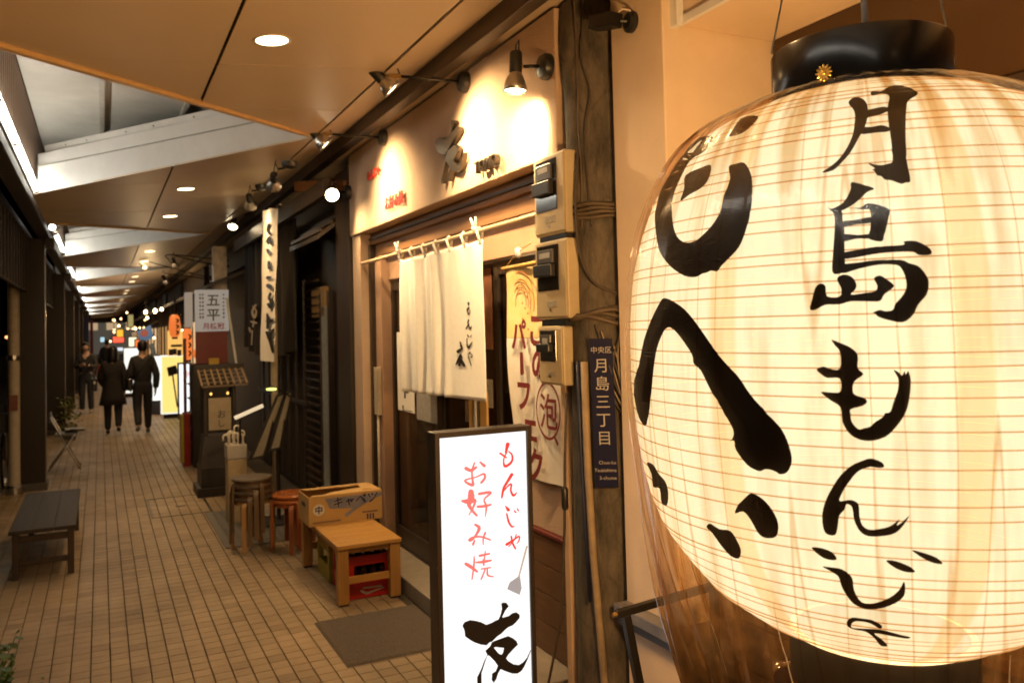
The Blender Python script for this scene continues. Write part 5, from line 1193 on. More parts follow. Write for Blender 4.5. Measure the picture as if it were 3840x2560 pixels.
ink('emblem', [ce(s_) for s_ in ([(540, 300, 14), (515, 350, 16), (530, 400, 18), (545, 350, 12), (520, 310, 10)], [(505, 430, 14), (545, 440, 14)], [(490, 480, 16), (500, 510, 14)], [(515, 500, 10), (512, 550, 12), (510, 610, 10)], [(525, 420, 10), (520, 470, 10)])], onX(1.755), PEM, bk, strokes=True)

# white vertical banner on a pole
vb = thing('vertical_banner', 'narrow white vertical banner with black brush lettering on a pole', 'banner', (1.5, 8.4, 0))
pts = [at(985, 790, X=1.5), at(1043, 780, X=1.5), at(1046, 1240, X=1.5), at(1030, 1357, X=1.5), at(975, 1352, X=1.5), at(990, 1050, X=1.5)]
g = MB(); NJ = 36; NI = 10
for j in range(NJ+1):
    k = j/NJ; l_ = pts[0].lerp(pts[4], k); r_ = pts[1].lerp(pts[3], k)
    for i in range(NI+1):
        p = l_.lerp(r_, i/NI); g.v.append((1.5+.006*math.sin(i*.9+k*3)+.004*math.sin(k*13+i), p.y, p.z))
for j in range(NJ):
    for i in range(NI): g.f.append((j*(NI+1)+i, j*(NI+1)+i+1, (j+1)*(NI+1)+i+1, (j+1)*(NI+1)+i))
g.build('cloth', M('white banner cotton', (.86, .82, .74), .85, var=.06, scale=10), vb, smooth=True)
cv = proj(700/915, 800, 700)
ink('brush_lettering', [[(x, y, w_*1.5) for x, y, w_ in cv(s_)] for s_ in ([(272, 185, 10), (266, 215, 8), (278, 230, 10)], [(262, 270, 8), (275, 250, 10), (282, 280, 8)], [(265, 310, 10), (275, 325, 12)], [(272, 370, 10), (274, 398, 12)], [(266, 446, 12), (280, 444, 8)], [(268, 485, 14), (280, 492, 14)],
    [(280, 525, 10), (272, 545, 8), (284, 560, 14), (280, 590, 12), (268, 575, 8)], [(264, 625, 8), (268, 650, 12), (266, 690, 10)], [(268, 660, 16), (286, 655, 10), (296, 648, 6)], [(262, 715, 10), (275, 725, 14), (295, 700, 8)], [(272, 730, 16), (280, 760, 12), (292, 810, 8)])], lambda x, y, i: at(x, y, X=1.485-.0005*i), INK, vb, strokes=True)
pb_ = at(1028, 1400, X=1.6)
MB().tube([(1.56, 8.5, 0), (1.56, 8.5, 3.05)], .035, 10).build('pole', M('tan bamboo pole', (.4, .32, .2), .5, var=.2), vb, smooth=True)
MB().beam((1.56, 8.5, 2.98), (1.5, 7.75, 2.98), .02, .02).build('cross_arm', DARKWOODY, vb)
MB().lathe([(0, .0), (.25, .0), (.28, .04), (.1, .07), (.04, .1)], 24, (1.56, 8.5, 0)).build('base', CONC, vb, smooth=35)

# tilted menu board pair on a stand
MENU = M('menu board paper', (.22, .185, .135), .5, var=.15, scale=25); MFR = M('menu frame', (.018, .014, .012), .4)
ms = thing('menu_stand', 'tilted double menu board in dark frames on a stand', 'menu stand', (1.5, 8.05, 0))
q = [at(x, y, Y=8.0+dy) for x, y, dy in ((1042, 1478, .12), (1098, 1462, .2), (1052, 1700, 0), (932, 1728, -.08))]
tl_, tr_2, br_, bl_ = q
nrm = (tr_2-tl_).cross(bl_-tl_).normalized()
def bilin(u, v): return tl_.lerp(tr_2, u).lerp(bl_.lerp(br_, u), v)
for (u0, u1, v1) in ((0, .5, 1), (.54, 1, .93)):
    MB().poly([bilin(u0, 0), bilin(u1, 0), bilin(u1, v1), bilin(u0, v1)], nrm*.02).build('board_frame', MFR, ms)
    i0, i1 = u0+.1, u1-.1
    for sgn in (-.003, .0205):
        MB().poly([bilin(i0, .04)+nrm*sgn, bilin(i1, .04)+nrm*sgn, bilin(i1, v1-.04)+nrm*sgn, bilin(i0, v1-.04)+nrm*sgn], nrm*.0025).build('menu_sheet', MENU, ms)
cc = bilin(.5, .5)
MB().tube([(cc.x+.03, cc.y+.05, 0.02), (cc.x+.03, cc.y+.05, cc.z)], .02, 8).build('post', MFR, ms)
MB().bx(cc.x-.2, cc.x+.25, cc.y-.15, cc.y+.25, 0, .03).build('base', MFR, ms, bevel=.004)
MB().tube(catmull([at(975, 1453, Y=8.0), at(1015, 1450, Y=8.02), at(1045, 1458, Y=8.05), at(1075, 1475, Y=8.1), at(1090, 1490, Y=8.15)], 6), .008, 6).build('lamp_arm', MFR, ms)
p_ = at(1018, 1458, Y=8.02); MB().lathe([(0, -.012), (.045, -.012), (.05, .006), (0, .012)], 14, p_).build('clip_lamp', E('clip lamp', (.8, .9, .25), 1.6), ms, smooth=True)
ps = thing('lit_strip_lamp', 'slanted pale lit strip lamp beside the umbrellas', 'strip lamp', at(925, 1545, Y=8.3))
MB().beam(at(880, 1567, Y=8.3), at(986, 1520, Y=8.3), .05, .03).build('lit_strip', E('pale strip', (1, .78, .5), .75), ps)
MB().tube([at(900, 1565, Y=8.33), at(900, 1790, Y=8.33)], .012, 6).build('strip_post', MFR, ps)

# umbrella stand
us = thing('umbrella_stand', 'tan box holding white handled umbrellas', 'umbrella stand', (1.17, 8.35, 0))
TAN = M('tan box board', (.42, .31, .17), .6, var=.15)
x0, x1 = at(850, 1700, Y=8.3).x, at(925, 1700, Y=8.3).x
box('box_body', x0+.01, x1, 8.3, 8.5, 0, .6, TAN, us); box('box_liner', x0+.005, x1+.005, 8.295, 8.505, .601, .74, M('clear liner', (.45, .4, .34), .3, var=.2), us, bevel=.01)
hand = M('white umbrella handle', (.75, .68, .56), .35); ru = random.Random(4)
for i in range(7):
    x = x0+.025+(x1-x0-.05)*i/6; y = 8.35+.1*(i % 2); tl2 = ru.uniform(-.03, .03); z = .80+ru.uniform(0, .1)
    u_ = thing('umbrella', f'furled umbrella with white hook handle in the tan box, {["first","second","third","fourth","fifth","sixth","seventh"][i]} from the left', 'umbrella', (x, y, .02), 0, 'umbrellas in the tan box')
    MB().tube([(x-tl2, y, .05), (x-tl2*.5, y, .4), (x, y, .7)], [.006, .02, .014], 8).build('canopy', M('clear umbrella film', (.5, .48, .44), .25), u_, smooth=True)
    sg_ = 1 if i % 2 else -1
    MB().tube([(x, y, .68), (x, y, z)]+[(x+sg_*(.025-.025*math.cos(a)), y, z+.025*math.sin(a)) for a in [math.pi*k/6 for k in range(1, 7)]]+[(x+sg_*.05, y, z-.03)], .009, 8).build('handle', hand, u_, smooth=True)

# timber lantern stand with a little lattice roof
tw = thing('timber_stand', 'dark timber lantern stand with slatted sloping roof and stepped base', 'stand', (1.2, 10.0, 0))
YT = 9.85
def tq(x, y, dy=0): return at(x, y, Y=YT+dy)
RW = WOOD('tan slat', (.17, .11, .055), (.12, .08, .04), .55, 0)
tlp, trp, brp, blp = tq(742, 1392, .35), tq(905, 1383, .35), tq(928, 1440, -.05), tq(758, 1452, -.05)
for i in range(5):
    a_ = tlp.lerp(blp, i/4); b_ = trp.lerp(brp, i/4); MB().beam(a_, b_, .055, .014).build('roof_slat', RW, tw)
for i in range(8):
    k = i/7; MB().beam(tlp.lerp(trp, k)+Vector((0, 0, .012)), blp.lerp(brp, k)+Vector((0, 0, .012)), .02, .014).build('roof_batten', RW, tw)
MB().beam(tlp+Vector((-.03, .03, .03)), trp+Vector((.03, .03, .03)), .06, .08).build('ridge', DW2, tw)
for x, y in ((1.03, 9.85), (1.34, 9.85), (1.03, 10.15), (1.34, 10.15)): box('post', x, x+.04, y, y+.04, .3, 1.24, DW2, tw)
box('base_block', .99, 1.42, 9.8, 10.24, .1, .32, DW2, tw); box('base_step', .95, 1.46, 9.76, 10.28, 0, .1, DW2, tw)
for i in range(3): MB().poly([(.99, 9.8, .32), (1.42, 9.8, .32), (1.37, 9.84, .62), (1.04, 9.84, .62)], (0, .02, 0)) 
MB().poly([(.99, 9.8, .32), (1.42, 9.8, .32), (1.38, 9.845, .66), (1.03, 9.845, .66)], (0, .3, 0)).build('skirt', DW2, tw)
box('paper_panel', 1.085, 1.325, 9.87, 9.88, .72, 1.08, M('aged paper panel', (.34, .27, .18), .6, var=.15), tw, bevel=0)
text('panel_lettering', 'お', (1.17, 9.866, .86), (1, 0, 0), (0, 0, 1), .1, INK, tw); text('panel_lettering', 'し', (1.17, 9.866, .76), (1, 0, 0), (0, 0, 1), .09, INK, tw)
for x in (1.11, 1.29): MB().lathe([(0, -.018), (.016, 0), (0, .018)], 8, (x, 9.86, 1.13)).build('pilot_bulb', E('amber bulb', (1, .55, .12), 2.2), tw, smooth=True)

# tall signboard 五平
go = thing('signboard', 'tall white signboard with black and red characters over a red panel', 'signboard', (1.38, 12.1, 0))
GY = 12.0
gx0, gx1 = 1.17, 1.60
box('lit_face', gx0, gx1, GY, GY+.14, 1.84, 2.41, E('weakly lit board', (.55, .5, .44), .42), go, bevel=.004)
box('side_lamp', gx0-.13, gx0-.03, GY+.1, GY+.2, 1.9, 2.38, E('weak side board', (.6, .5, .4), .35), go, bevel=.004)
box('red_panel', gx0, gx1-.02, GY+.02, GY+.12, 1.40, 1.838, M('dark red panel', (.16, .012, .01), .45), go, bevel=.003)
MB().beam((gx1-.03, GY-.01, 2.3), (gx1+.09, GY-.01, 1.36), .03, .025, up=(0, 1, 0)).build('slanted_pole', WHITEPAINT, go)
box('cabinet', gx0-.05, gx1+.02, GY-.02, GY+.5, 0, 1.398, DW2, go)
text('board_lettering', '五', (1.305, GY-.002, 2.2), (1, 0, 0), (0, 0, 1), .18, INK, go, bold=.015); text('board_lettering', '平', (1.305, GY-.002, 2.0), (1, 0, 0), (0, 0, 1), .18, INK, go, bold=.015)
text('board_lettering', '月桂冠', (1.255, GY-.002, 1.875), (1, 0, 0), (0, 0, 1), .095, M('red board print', (.4, .02, .02), .5), go, bold=.02)
ru = random.Random(8)
for cx in (1.215, 1.25, 1.52):
    for k in range(7): box('small_print', cx, cx+.022, GY-.003, GY-.0015, 2.33-.052*k, 2.33-.052*k+.034*ru.uniform(.6, 1), INK, go, bevel=0)

# marbled lit column beyond
mc = thing('marbled_column', 'pale marbled lit panel standing high behind the signboard', 'wall panel', (1.66, 12.9, 1.9))
a = at(800, 935, Y=12.9); c = at(852, 1085, Y=12.9)
box('panel', a.x, c.x, 12.9, 13.1, 2.3, 3.1, M('veined pale stone', (.75, .6, .45), .35, var=.55, scale=6), mc)

# ------------------------------------------------------------------ shop fronts further along the right side
dark = [M('far wall a', (.05, .035, .025), .7), M('far wall b', (.09, .075, .06), .7), M('far wall c', (.035, .03, .03), .6), M('far wall d', (.12, .08, .05), .7)]
fl = ['dark brown shop front behind the tall signboard', 'grey brown shop front with orange lanterns', 'black shop front with a row of bright bulbs', 'tan shop front beyond the bulbs', 'dark shop front with a warm window far along', 'dim grey shop front near the end', 'dark shop front close to the end of the arcade', 'last shop front at the end of the arcade']
y = 12.25
for i in range(8):
    L_ = 5.6 if i < 4 else 7.5
    s = thing('shop_building', fl[i], 'shop front', (2.2, y+L_/2, 0), 0, 'shop fronts along the right side')
    box('wall', 2.05, 2.4, y, y+L_-.02, 0, 3.27, dark[i % 4], s, bevel=0)
    wz = random.Random(i)
    for k in range(3 if i else 0):
        ya = y+.5+k*(L_-.8)/3
        wn = box('window', 2.03, 2.049, ya, ya+(L_-1)/3-.15, .5 if k != 1 else .05, 2.1, E(f'far window {i%3}', [(1, .52, .18), (1, .62, .3), (1, .4, .1)][i % 3], [.5, .8, .35][(i+k) % 3]), s, bevel=0)
        box('window_frame', 2.0, 2.029, ya-.05, ya, .05, 2.15, DW2, wn); box('mullion', 2.005, 2.029, ya+.5, ya+.54, .05, 2.1, DW2, wn)
    MB().poly([(1.35, y+.1, 2.45), (2.05, y+.1, 2.75), (2.05, y+.1, 2.8), (1.35, y+.1, 2.5)], (0, L_-.4, 0)).build('awning', dark[(i+1) % 4], s)
    box('fascia_sign', 1.95, 2.049, y+.4, y+L_-.5, 2.82, 3.2, dark[(i+2) % 4], s)
    y += L_
# gable end and the far closing building
eb = thing('end_building', 'pale building closing the far end of the arcade', 'building', (0, 95, 0))
box('wall', -4, 6, 95, 97, 0, 9, E('far lit facade', (.7, .6, .45), .1), eb, bevel=0)
for i in range(5): box('window', -3+1.8*i, -2+1.8*i, 94.95, 94.99, 2.5, 4, E('far lit facade window', (1, .7, .4), .5), eb, bevel=0)
box('arcade_lintel', -.8, 2, 62.6, 62.9, 2.75, 4, dark[2], eb, bevel=0)

# standing lit signs along the shops
def litbox(label, x0_, x1_, Y, z0, z1, col, strength, side=None, extra=None, grp='lit standing signs along the shops'):
    s = thing('standing_sign', label, 'sign', ((x0_+x1_)/2, Y+.1, 0), 0, grp)
    box('lit_face', x0_, x1_, Y, Y+.02, z0, z1, E('lit '+label[:24], col, strength), s, bevel=0)
    box('casing', x0_-.02, x1_+.02, Y+.021, Y+.24, z0-.03, z1+.03, side or FR, s)
    box('foot', x0_+.03, x1_-.03, Y+.02, Y+.22, 0, z0-.031, FR, s)
    return s
def lit_px(label, xa, xb, ytop, ybot, Y, col, st, side=None):
    a = at(xa, ytop, Y=Y); b_ = at(xb, ybot, Y=Y)
    return litbox(label, a.x, b_.x, Y, max(.12, b_.z), a.z, col, st, side)
s_ = lit_px('yellow lit sign with a black spatula print', 607, 690, 1338, 1545, 19.5, (1, .72, .2), 1.15, E('lit white side', (1, 1, .92), 1.0))
Yk = 19.5-.004
ink('spatula_print', [[(625, 1378), (660, 1368), (668, 1400), (632, 1412)], [(644, 1402), (650, 1402), (668, 1525), (662, 1525)]], onY(Yk), INK, s_)
for k in range(4): p_ = at(672, 1420+22*k, Y=Yk); MB().lathe([(0, 0), (.035, 0)], 12, p_, Matrix.Rotation(R(90), 4, 'X'), close=True).build('print_dot', E('white dot print', (1, 1, .95), 1.1), s_)
box('cap_band', s_.children[0].matrix_world.translation.x, s_.children[0].matrix_world.translation.x+.001, 0, .001, 0, .001, INK, s_) if False else None
s_ = lit_px('white lit sign with small pale print beside the yellow one', 672, 716, 1366, 1565, 17.4, (.86, .95, 1), 1.35)
ink('faint_print', [[(690, 1385, 8), (705, 1400, 10), (695, 1420, 8)]]+[], onY(17.395), E('pale pink print', (1, .7, .68), 1.0), s_, strokes=True)
lit_px('white lit sign half hidden behind the walking man', 465, 528, 1306, 1480, 27, (1, .98, .88), 1.1)
lit_px('white lit side sign just left of the yellow sign', 560, 606, 1336, 1500, 20.6, (1, 1, .93), 1.1)

# orange paper lanterns
def paper_lantern(label, x, y, Y, rpx, hpx, em=1.1):
    c = at(x, y, Y=Y); q = pxl(c)[2]; r_ = rpx*q/FPX; h = hpx*q/FPX
    l_ = thing('hanging_lantern', label, 'lantern', c, 0, 'orange lanterns on the far shops')
    MB().lathe([(r_*.5, -h/2), (r_*.85, -h*.4), (r_, -h*.15), (r_, h*.15), (r_*.85, h*.4), (r_*.5, h/2)], 20, c, close=True).build('paper_shade', E(f'orange lantern paper {em}', (1, .23, .045), em), l_, smooth=True)
    MB().lathe([(r_*.5, 0), (r_*.52, .03), (0, .03)], 14, c+Vector((0, 0, h/2))).build('top_cap', DW2, l_); MB().lathe([(0, -.03), (r_*.52, -.03), (r_*.5, 0)], 14, c-Vector((0, 0, h/2))).build('bottom_cap', DW2, l_)
    MB().tube([c+Vector((0, 0, h/2)), c+Vector((0, 0, h/2+.3))], .006, 6).build('hanging_cord', DW2, l_)
    for k in range(3): ink('lettering', [[(x+rpx*.35, y-hpx*.3+k*hpx*.26, 6), (x+rpx*.7, y-hpx*.24+k*hpx*.26, 7), (x+rpx*.4, y-hpx*.16+k*hpx*.26, 6)]], onY(Y-r_*1.0-.01), INK, l_, strokes=True)
paper_lantern('tall orange lantern above the yellow window', 655, 1222, 14.6, 20, 84, .8)
paper_lantern('orange lantern with jagged black lettering at the signboard edge', 703, 1290, 13.4, 17, 118, .9)
paper_lantern('small wide orange lantern under the red panel', 750, 1325, 12.9, 26, 36, .75)
# yellow window board
yb = thing('lit_board', 'yellow lit board under the tall orange lantern', 'lit board', at(650, 1290, Y=15.2)); a = at(628, 1240, Y=15.2); c = at(686, 1332, Y=15.2)
box('lit_face', a.x, c.x, 15.2, 15.25, c.z, a.z, E('warm yellow board', (1, .55, .14), .95), yb); box('shelf', a.x+.05, c.x-.02, 15.1, 15.19, c.z+.15, c.z+.19, DW2, yb)
for (x, y, s__) in ((640, 1318, 8), (655, 1316, 10), (672, 1320, 8)): p_ = at(x, y, Y=15.15); MB().bx(p_.x-.03, p_.x+.03, 15.12, 15.18, p_.z-.06, p_.z+.04).build('shelf_item', DW2, yb)
# small goods box under the signboard
gb = thing('goods_box', 'small yellow box in the cabinet under the red panel', 'box', at(800, 1352, Y=11.94)); a = at(783, 1343, Y=11.94); c = at(822, 1368, Y=11.94)
box('carton', a.x, c.x, 11.94, 11.975, c.z, a.z, M('yellow carton', (.55, .35, .05), .6), gb)

# bare bulbs and spot lamps of the far shops
def bulb(label, x, y, Y, rpx, col=(1, .75, .4), st=16, power=0):
    c = at(x, y, Y=Y); r_ = rpx*pxl(c)[2]/FPX
    b_ = thing('light_bulb', label, 'light bulb', c, 0, 'bare bulbs on the far shops')
    MB().lathe([(0, -r_), (r_*.7, -r_*.7), (r_, 0), (r_*.7, r_*.7), (r_*.3, r_*1.2), (0, r_*1.2)], 14, c).build('glass', E(f'bulb {st}', col, st), b_, smooth=True)
    MB().tube([c+Vector((0, 0, r_*1.1)), c+Vector((0, 0, r_*1.1+.25))], .01, 6).build('holder', PLASTICBLACK, b_)
    if power: lamp('lamp', 'POINT', c-Vector((0, 0, r_*1.3)), power, (1, .66, .32), b_, size=.05)
for nme, x, y, Y, rp_, pw in (('left', 546, 1170, 21, 6.5, 22), ('middle', 582, 1166, 20, 7.5, 22), ('right', 606, 1160, 19, 6, 0), ('lowest', 552, 1192, 21.5, 4.5, 0)):
    bulb(f'bright bare bulb over the shops, {nme} one of the cluster', x, y, Y, rp_, power=pw)
for nme, x, y, Y, rp_ in (('just left of the blue flag', 508, 1233, 30, 9), ('at the blue flag pole', 524, 1229, 33, 6), ('over the red sign far away', 446, 1222, 40, 8), ('left of the far red sign', 428, 1236, 46, 6), ('right of the blue flag', 578, 1267, 24, 8), ('beside the tall orange lantern', 683, 1238, 14.2, 7), ('under the far ceiling', 476, 1172, 34, 6), ('beside the far red sign', 414, 1280, 50, 6)):
    bulb('small glowing bulb '+nme, x, y, Y, rp_*.55, col=(1, .66, .3), st=7)
rl = random.Random(21)
for k in range(16):
    bulb('tiny warm lamp in the row under the eaves far along the arcade', rl.uniform(425, 545), rl.uniform(1195, 1262), rl.uniform(24, 52), rl.uniform(2.5, 4.5), col=(1, rl.choice((.5, .62, .4)), .22), st=6)
# far neon-like signs
def small_sign(label, xa, xb, ya_, yb_, Y, col, st):
    a = at(xa, ya_, Y=Y); c = at(xb, yb_, Y=Y)
    s = thing('hanging_sign', label, 'sign', a, 0, 'small lit signs far along the arcade')
    box('lit_face', a.x, c.x, Y, Y+.05, c.z, a.z, E('sign '+label[:20], col, st), s, bevel=0); box('casing', a.x-.03, c.x+.03, Y+.051, Y+.15, c.z-.03, a.z+.03, FR, s)
small_sign('small red lit sign far along the arcade', 424, 464, 1262, 1283, 38, (1, .1, .05), 1.6)
small_sign('small yellow lit sign above the far red sign', 438, 462, 1236, 1262, 37, (1, .55, .05), 1.0)
small_sign('pale yellow lit sign hanging under the far ceiling', 480, 500, 1180, 1225, 32, (.8, .65, .25), .45)
small_sign('bluish white lit sign at the far left end', 376, 392, 1264, 1282, 48, (.6, .9, 1), .8)
small_sign('white lit sign low beyond the walking woman', 438, 462, 1303, 1315, 36, (.8, .9, 1), .9)
small_sign('round white lit sign beyond the walking man', 483, 512, 1265, 1298, 29, (1, .9, .65), 1.2)
small_sign('orange lit sign beside the man\'s head', 508, 526, 1275, 1310, 28, (1, .2, .04), 1.2)
# blue flag
fg = thing('blue_flag', 'slanted blue flag with a red disc hanging over the walk', 'flag', at(540, 1260, Y=22)); YF = 22
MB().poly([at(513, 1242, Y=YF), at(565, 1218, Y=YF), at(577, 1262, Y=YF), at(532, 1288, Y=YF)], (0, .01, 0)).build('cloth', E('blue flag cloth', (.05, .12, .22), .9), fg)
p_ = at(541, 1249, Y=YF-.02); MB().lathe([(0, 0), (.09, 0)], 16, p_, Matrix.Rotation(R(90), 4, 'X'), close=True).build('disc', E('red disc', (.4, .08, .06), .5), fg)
MB().tube([at(565, 1218, Y=YF), at(590, 1205, Y=YF)], .012, 6).build('pole', DW2, fg)
f2 = thing('blue_flag', 'blue and white striped flag below the slanted blue flag', 'flag', at(575, 1310, Y=21.6))
MB().poly([at(556, 1290, Y=21.6), at(578, 1285, Y=21.6), at(588, 1335, Y=21.6), at(572, 1338, Y=21.6)], (0, .01, 0)).build('cloth', M('blue white cloth', (.1, .13, .2), .8, var=.7, scale=12), f2)

# red post with drinks crate and bottles by the white sign
dr = thing('drinks_stand', 'red edged drinks stand with crates beside the white lit sign', 'drinks stand', (1.05, 12.6, 0))
p0 = at(712, 1700, Z=0)
box('red_side', 1.02, 1.1, 12.2, 12.5, 0, .72, M('red enamel', (.25, .015, .012), .4), dr); box('yellow_side', .985, 1.019, 12.22, 12.5, .05, .7, M('yellow enamel', (.45, .36, .05), .4), dr)
for i in range(5): box('shelf', 1.1, 1.17, 12.2, 12.6, .3+.2*i, .32+.2*i, DW2, dr)
box('upright', 1.03, 1.07, 12.3, 12.36, .72, 1.75, M('dark red upright', (.14, .02, .02), .5), dr)
bc = crate('dark bottle crate with green and amber bottles near the white lit sign', at(672, 1650, Z=0).x, at(716, 1650, Z=0).x, 14.0, 14.4, .34, M('black crate plastic', (.02, .02, .02), .4))
for i, cl in enumerate(((.02, .25, .04), (.3, .16, .02), (.03, .1, .02))):
    x = at(672, 1650, Z=0).x+.07+.09*i
    bt = thing('bottle', ['green bottle', 'amber bottle', 'dark green bottle'][i]+' standing in the dark crate', 'bottle', (x, 14.12, .02), 0, 'bottles in the dark crate')
    MB().lathe([(0, .02), (.035, .02), (.036, .28), (.014, .36), (.013, .45), (0, .45)], 12, (x, 14.12, 0)).build('glass', M(f'far bottle glass {i}', cl, .1), bt, smooth=True)
gm = box('green_mat', 1.06, 1.42, 12.75, 13.4, .001, .012, M('green mat', (.08, .11, .05), .9, var=.4, scale=60)); tag(gm, 'small green mat on the walk by the red edged stand', 'mat')

# spot lamps on the tavern beam and over the walk
DG = 'spot lamps over the tavern front'
def far_spot(label, x, y, Y, aim, glow, power, base=None, rr=.06):
    m_ = at(x, y, Y=Y); bk_ = m_+(m_-Vector(aim)).normalized()*.16
    bs = Vector(base) if base else bk_+Vector((.12, 0, .1))
    s = spot_lamp(label, bs, bk_+Vector((.03, 0, .04)), bk_, m_, aim, power, DG, wall_dir=(0, 0, -1), glow=glow, rr=rr)
far_spot('lit black spot lamp nearest the black curtain', 872, 852, 11.0, (.6, 8.6, 0), 14, 12)
far_spot('dim black spot lamp above the white vertical banner', 940, 775, at(940, 775, X=1.3).y, (1.7, 9.6, 2.0), 2.5, 40)
far_spot('dim black spot lamp nearest the corner post', 1028, 700, at(1028, 700, X=1.22).y, (1.52, 8.2, 2.1), 1.5, 70)
far_spot('round spot lamp on a long arm against the far ceiling', 660, 1000, 14.5, (1.9, 15.5, 1.0), 6, 14, base=(1.9, 14.6, 2.95))
far_spot('spot lamp left of the round one against the far ceiling', 545, 1012, 16.5, (1.9, 17.2, 1.0), 6, 14, base=(1.9, 16.6, 2.9))
far_spot('low spot lamp below the round one', 625, 1063, 15.5, (1.9, 16.2, 1.0), 10, 14, base=(1.9, 15.6, 2.8))
MB_long = MB().tube(catmull([(1.95, 14.5, 3.02), at(640, 955, Y=14.5), at(634, 975, Y=14.5), at(660, 1000, Y=14.5)], 6), .01, 6).build('lamp_arm', BLACKM, None)
tag(MB_long, 'long thin black lamp arm reaching over the walk', 'lamp arm')

# ================================================================== STREET SIDE
wp = thing('street_pole', 'white street pole with a small red brown plate at the left edge', 'pole', (-.9, 11.3, 0))
MB().tube([(-.905, 11.28, 0), (-.905, 11.28, 2.62)], .062, 16).build('shaft', M('off white pole paint', (.4, .34, .27), .5, var=.15), wp, smooth=35)
box('plate', -.95, -.86, 11.205, 11.215, .97, 1.15, M('red brown plate', (.16, .05, .03), .5), wp); MB().lathe([(.068, 1.55), (.07, 1.56), (.07, 1.6), (.068, 1.61)], 16, (-.905, 11.28, 0)).build('band', STEEL, wp)
MB().lathe([(.075, 0), (.09, .0), (.09, .08), (.063, .1)], 16, (-.905, 11.28, 0)).build('collar', STEEL, wp)
# folding chair with cloth
ch = thing('folding_chair', 'folded out metal chair with papers on its seat behind the bench', 'chair', (-.42, 12.6, 0))
AL = M('dull aluminium tube', (.4, .36, .31), .35, metal=.8)
Yc = 12.9
for dy in (0, .36):
    MB().tube([at(186, 1565, Y=Yc)+Vector((0, dy, 0)), at(292, 1745, Y=Yc)+Vector((0, dy, 0))*1, Vector((at(292, 1745, Y=Yc).x+.03, Yc+dy, 0))], .013, 8).build('leg', AL, ch, smooth=True)
    a_ = at(285, 1625, Y=Yc); MB().tube([a_+Vector((0, dy, 0)), Vector((-.64, Yc+dy, .0))], .013, 8).build('leg', AL, ch, smooth=True)
sa = at(205, 1630, Y=Yc); box('seat', sa.x, at(288, 1630, Y=Yc).x, Yc, Yc+.36, sa.z-.03, sa.z, M('chair seat', (.1, .09, .08), .5), ch)
bkp = at(187, 1568, Y=Yc); MB().beam(bkp+Vector((0, -.01, 0)), bkp+Vector((0, .38, 0)), .02, .12).build('backrest', M('chair seat', (.1, .09, .08)), ch)
MB().beam((-.35, Yc, .25), (-.35, Yc+.36, .25), .016, .016).build('stretcher', AL, ch)
nw = thing('paper_bundle', 'crumpled pale papers lying on the folding chair', 'papers', (sa.x+.2, Yc+.18, sa.z))
g = MB(); rq = random.Random(6)
for k in range(4):
    z = sa.z+.004+.012*k; x_, y_ = sa.x+.08+rq.uniform(0, .05), Yc+.05+rq.uniform(0, .05)
    n0 = len(g.v)
    for j in range(6):
        for i in range(6): g.v.append((x_+.24*i/5, y_+.24*j/5, z+rq.uniform(0, .02)))
    for j in range(5):
        for i in range(5): g.f.append((n0+j*6+i, n0+j*6+i+1, n0+(j+1)*6+i+1, n0+(j+1)*6+i))
g.build('sheets', M('pale paper', (.42, .4, .36), .7), nw, smooth=True)
# little bush with yellow green leaves by the second column
bu = thing('small_shrub', 'small yellow green shrub at the foot of the second column', 'shrub', (-.5, 16.6, 0))
lf = MB()
for i in range(260):
    a = rp.uniform(0, 6.28); r_ = rp.uniform(0, .2); z = rp.uniform(.2, .75); c = Vector((-.5+r_*math.cos(a), 16.6+r_*math.sin(a), z)); s_ = rp.uniform(.02, .045)
    n_ = Vector((rp.gauss(0, 1), rp.gauss(0, 1), 1)).normalized(); u_ = n_.cross(Vector((.3, .2, rp.random()))).normalized(); v_ = n_.cross(u_)
    lf.add([c-u_*s_, c+v_*s_*.5, c+u_*s_, c-v_*s_*.5], [(0, 1, 2, 3)])
lf.build('foliage', M('yellow green leaf', (.14, .16, .02), .5, var=.4), bu, recalc=False)
MB().lathe([(0, 0), (.1, 0), (.13, .22), (0, .22)], 14, (-.5, 16.6, 0)).build('pot', M('dark pot', (.05, .04, .035), .6), bu)
# bicycle by the street pole
bi = thing('bicycle', 'parked bicycle at the left edge beyond the street pole', 'bicycle', (-1.05, 12.2, 0))
TY = M('tyre rubber', (.015, .015, .015), .7); FRM = M('dark bicycle paint', (.06, .05, .01), .35)
def wheel(cy):
    m_ = Matrix.Rotation(R(90), 4, 'Y'); pr_ = [(.325+.016*math.cos(a), .016*math.sin(a)) for a in [2*math.pi*k/8 for k in range(9)]]
    w_ = MB().lathe(pr_, 40, (-1.05, cy, .345), m_, close=True).build('tyre', TY, bi, smooth=True)
    MB().lathe([(.3, -.011), (.31, -.011), (.31, .011), (.3, .011), (.3, -.011)], 40, (-1.05, cy, .345), m_, close=True).build('rim', STEEL, w_, smooth=True)
    sp_ = MB()
    for k in range(18): a = 2*math.pi*k/18; sp_.tube([(-1.05, cy, .345), (-1.05, cy+.305*math.cos(a), .345+.305*math.sin(a))], .0012, 4)
    sp_.build('spokes', STEEL, w_)
wheel(11.75); wheel(12.8)
for a_, b_ in (((12.8, .345), (12.35, .33)), ((12.35, .33), (12.42, .82)), ((12.35, .33), (11.9, .75)), ((12.42, .75), (11.9, .8)), ((11.75, .345), (11.93, .98)), ((12.8, .345), (12.42, .75))):
    MB().tube([(-1.05, a_[0], a_[1]), (-1.05, b_[0], b_[1])], .014, 8).build('frame_tube', FRM, bi)
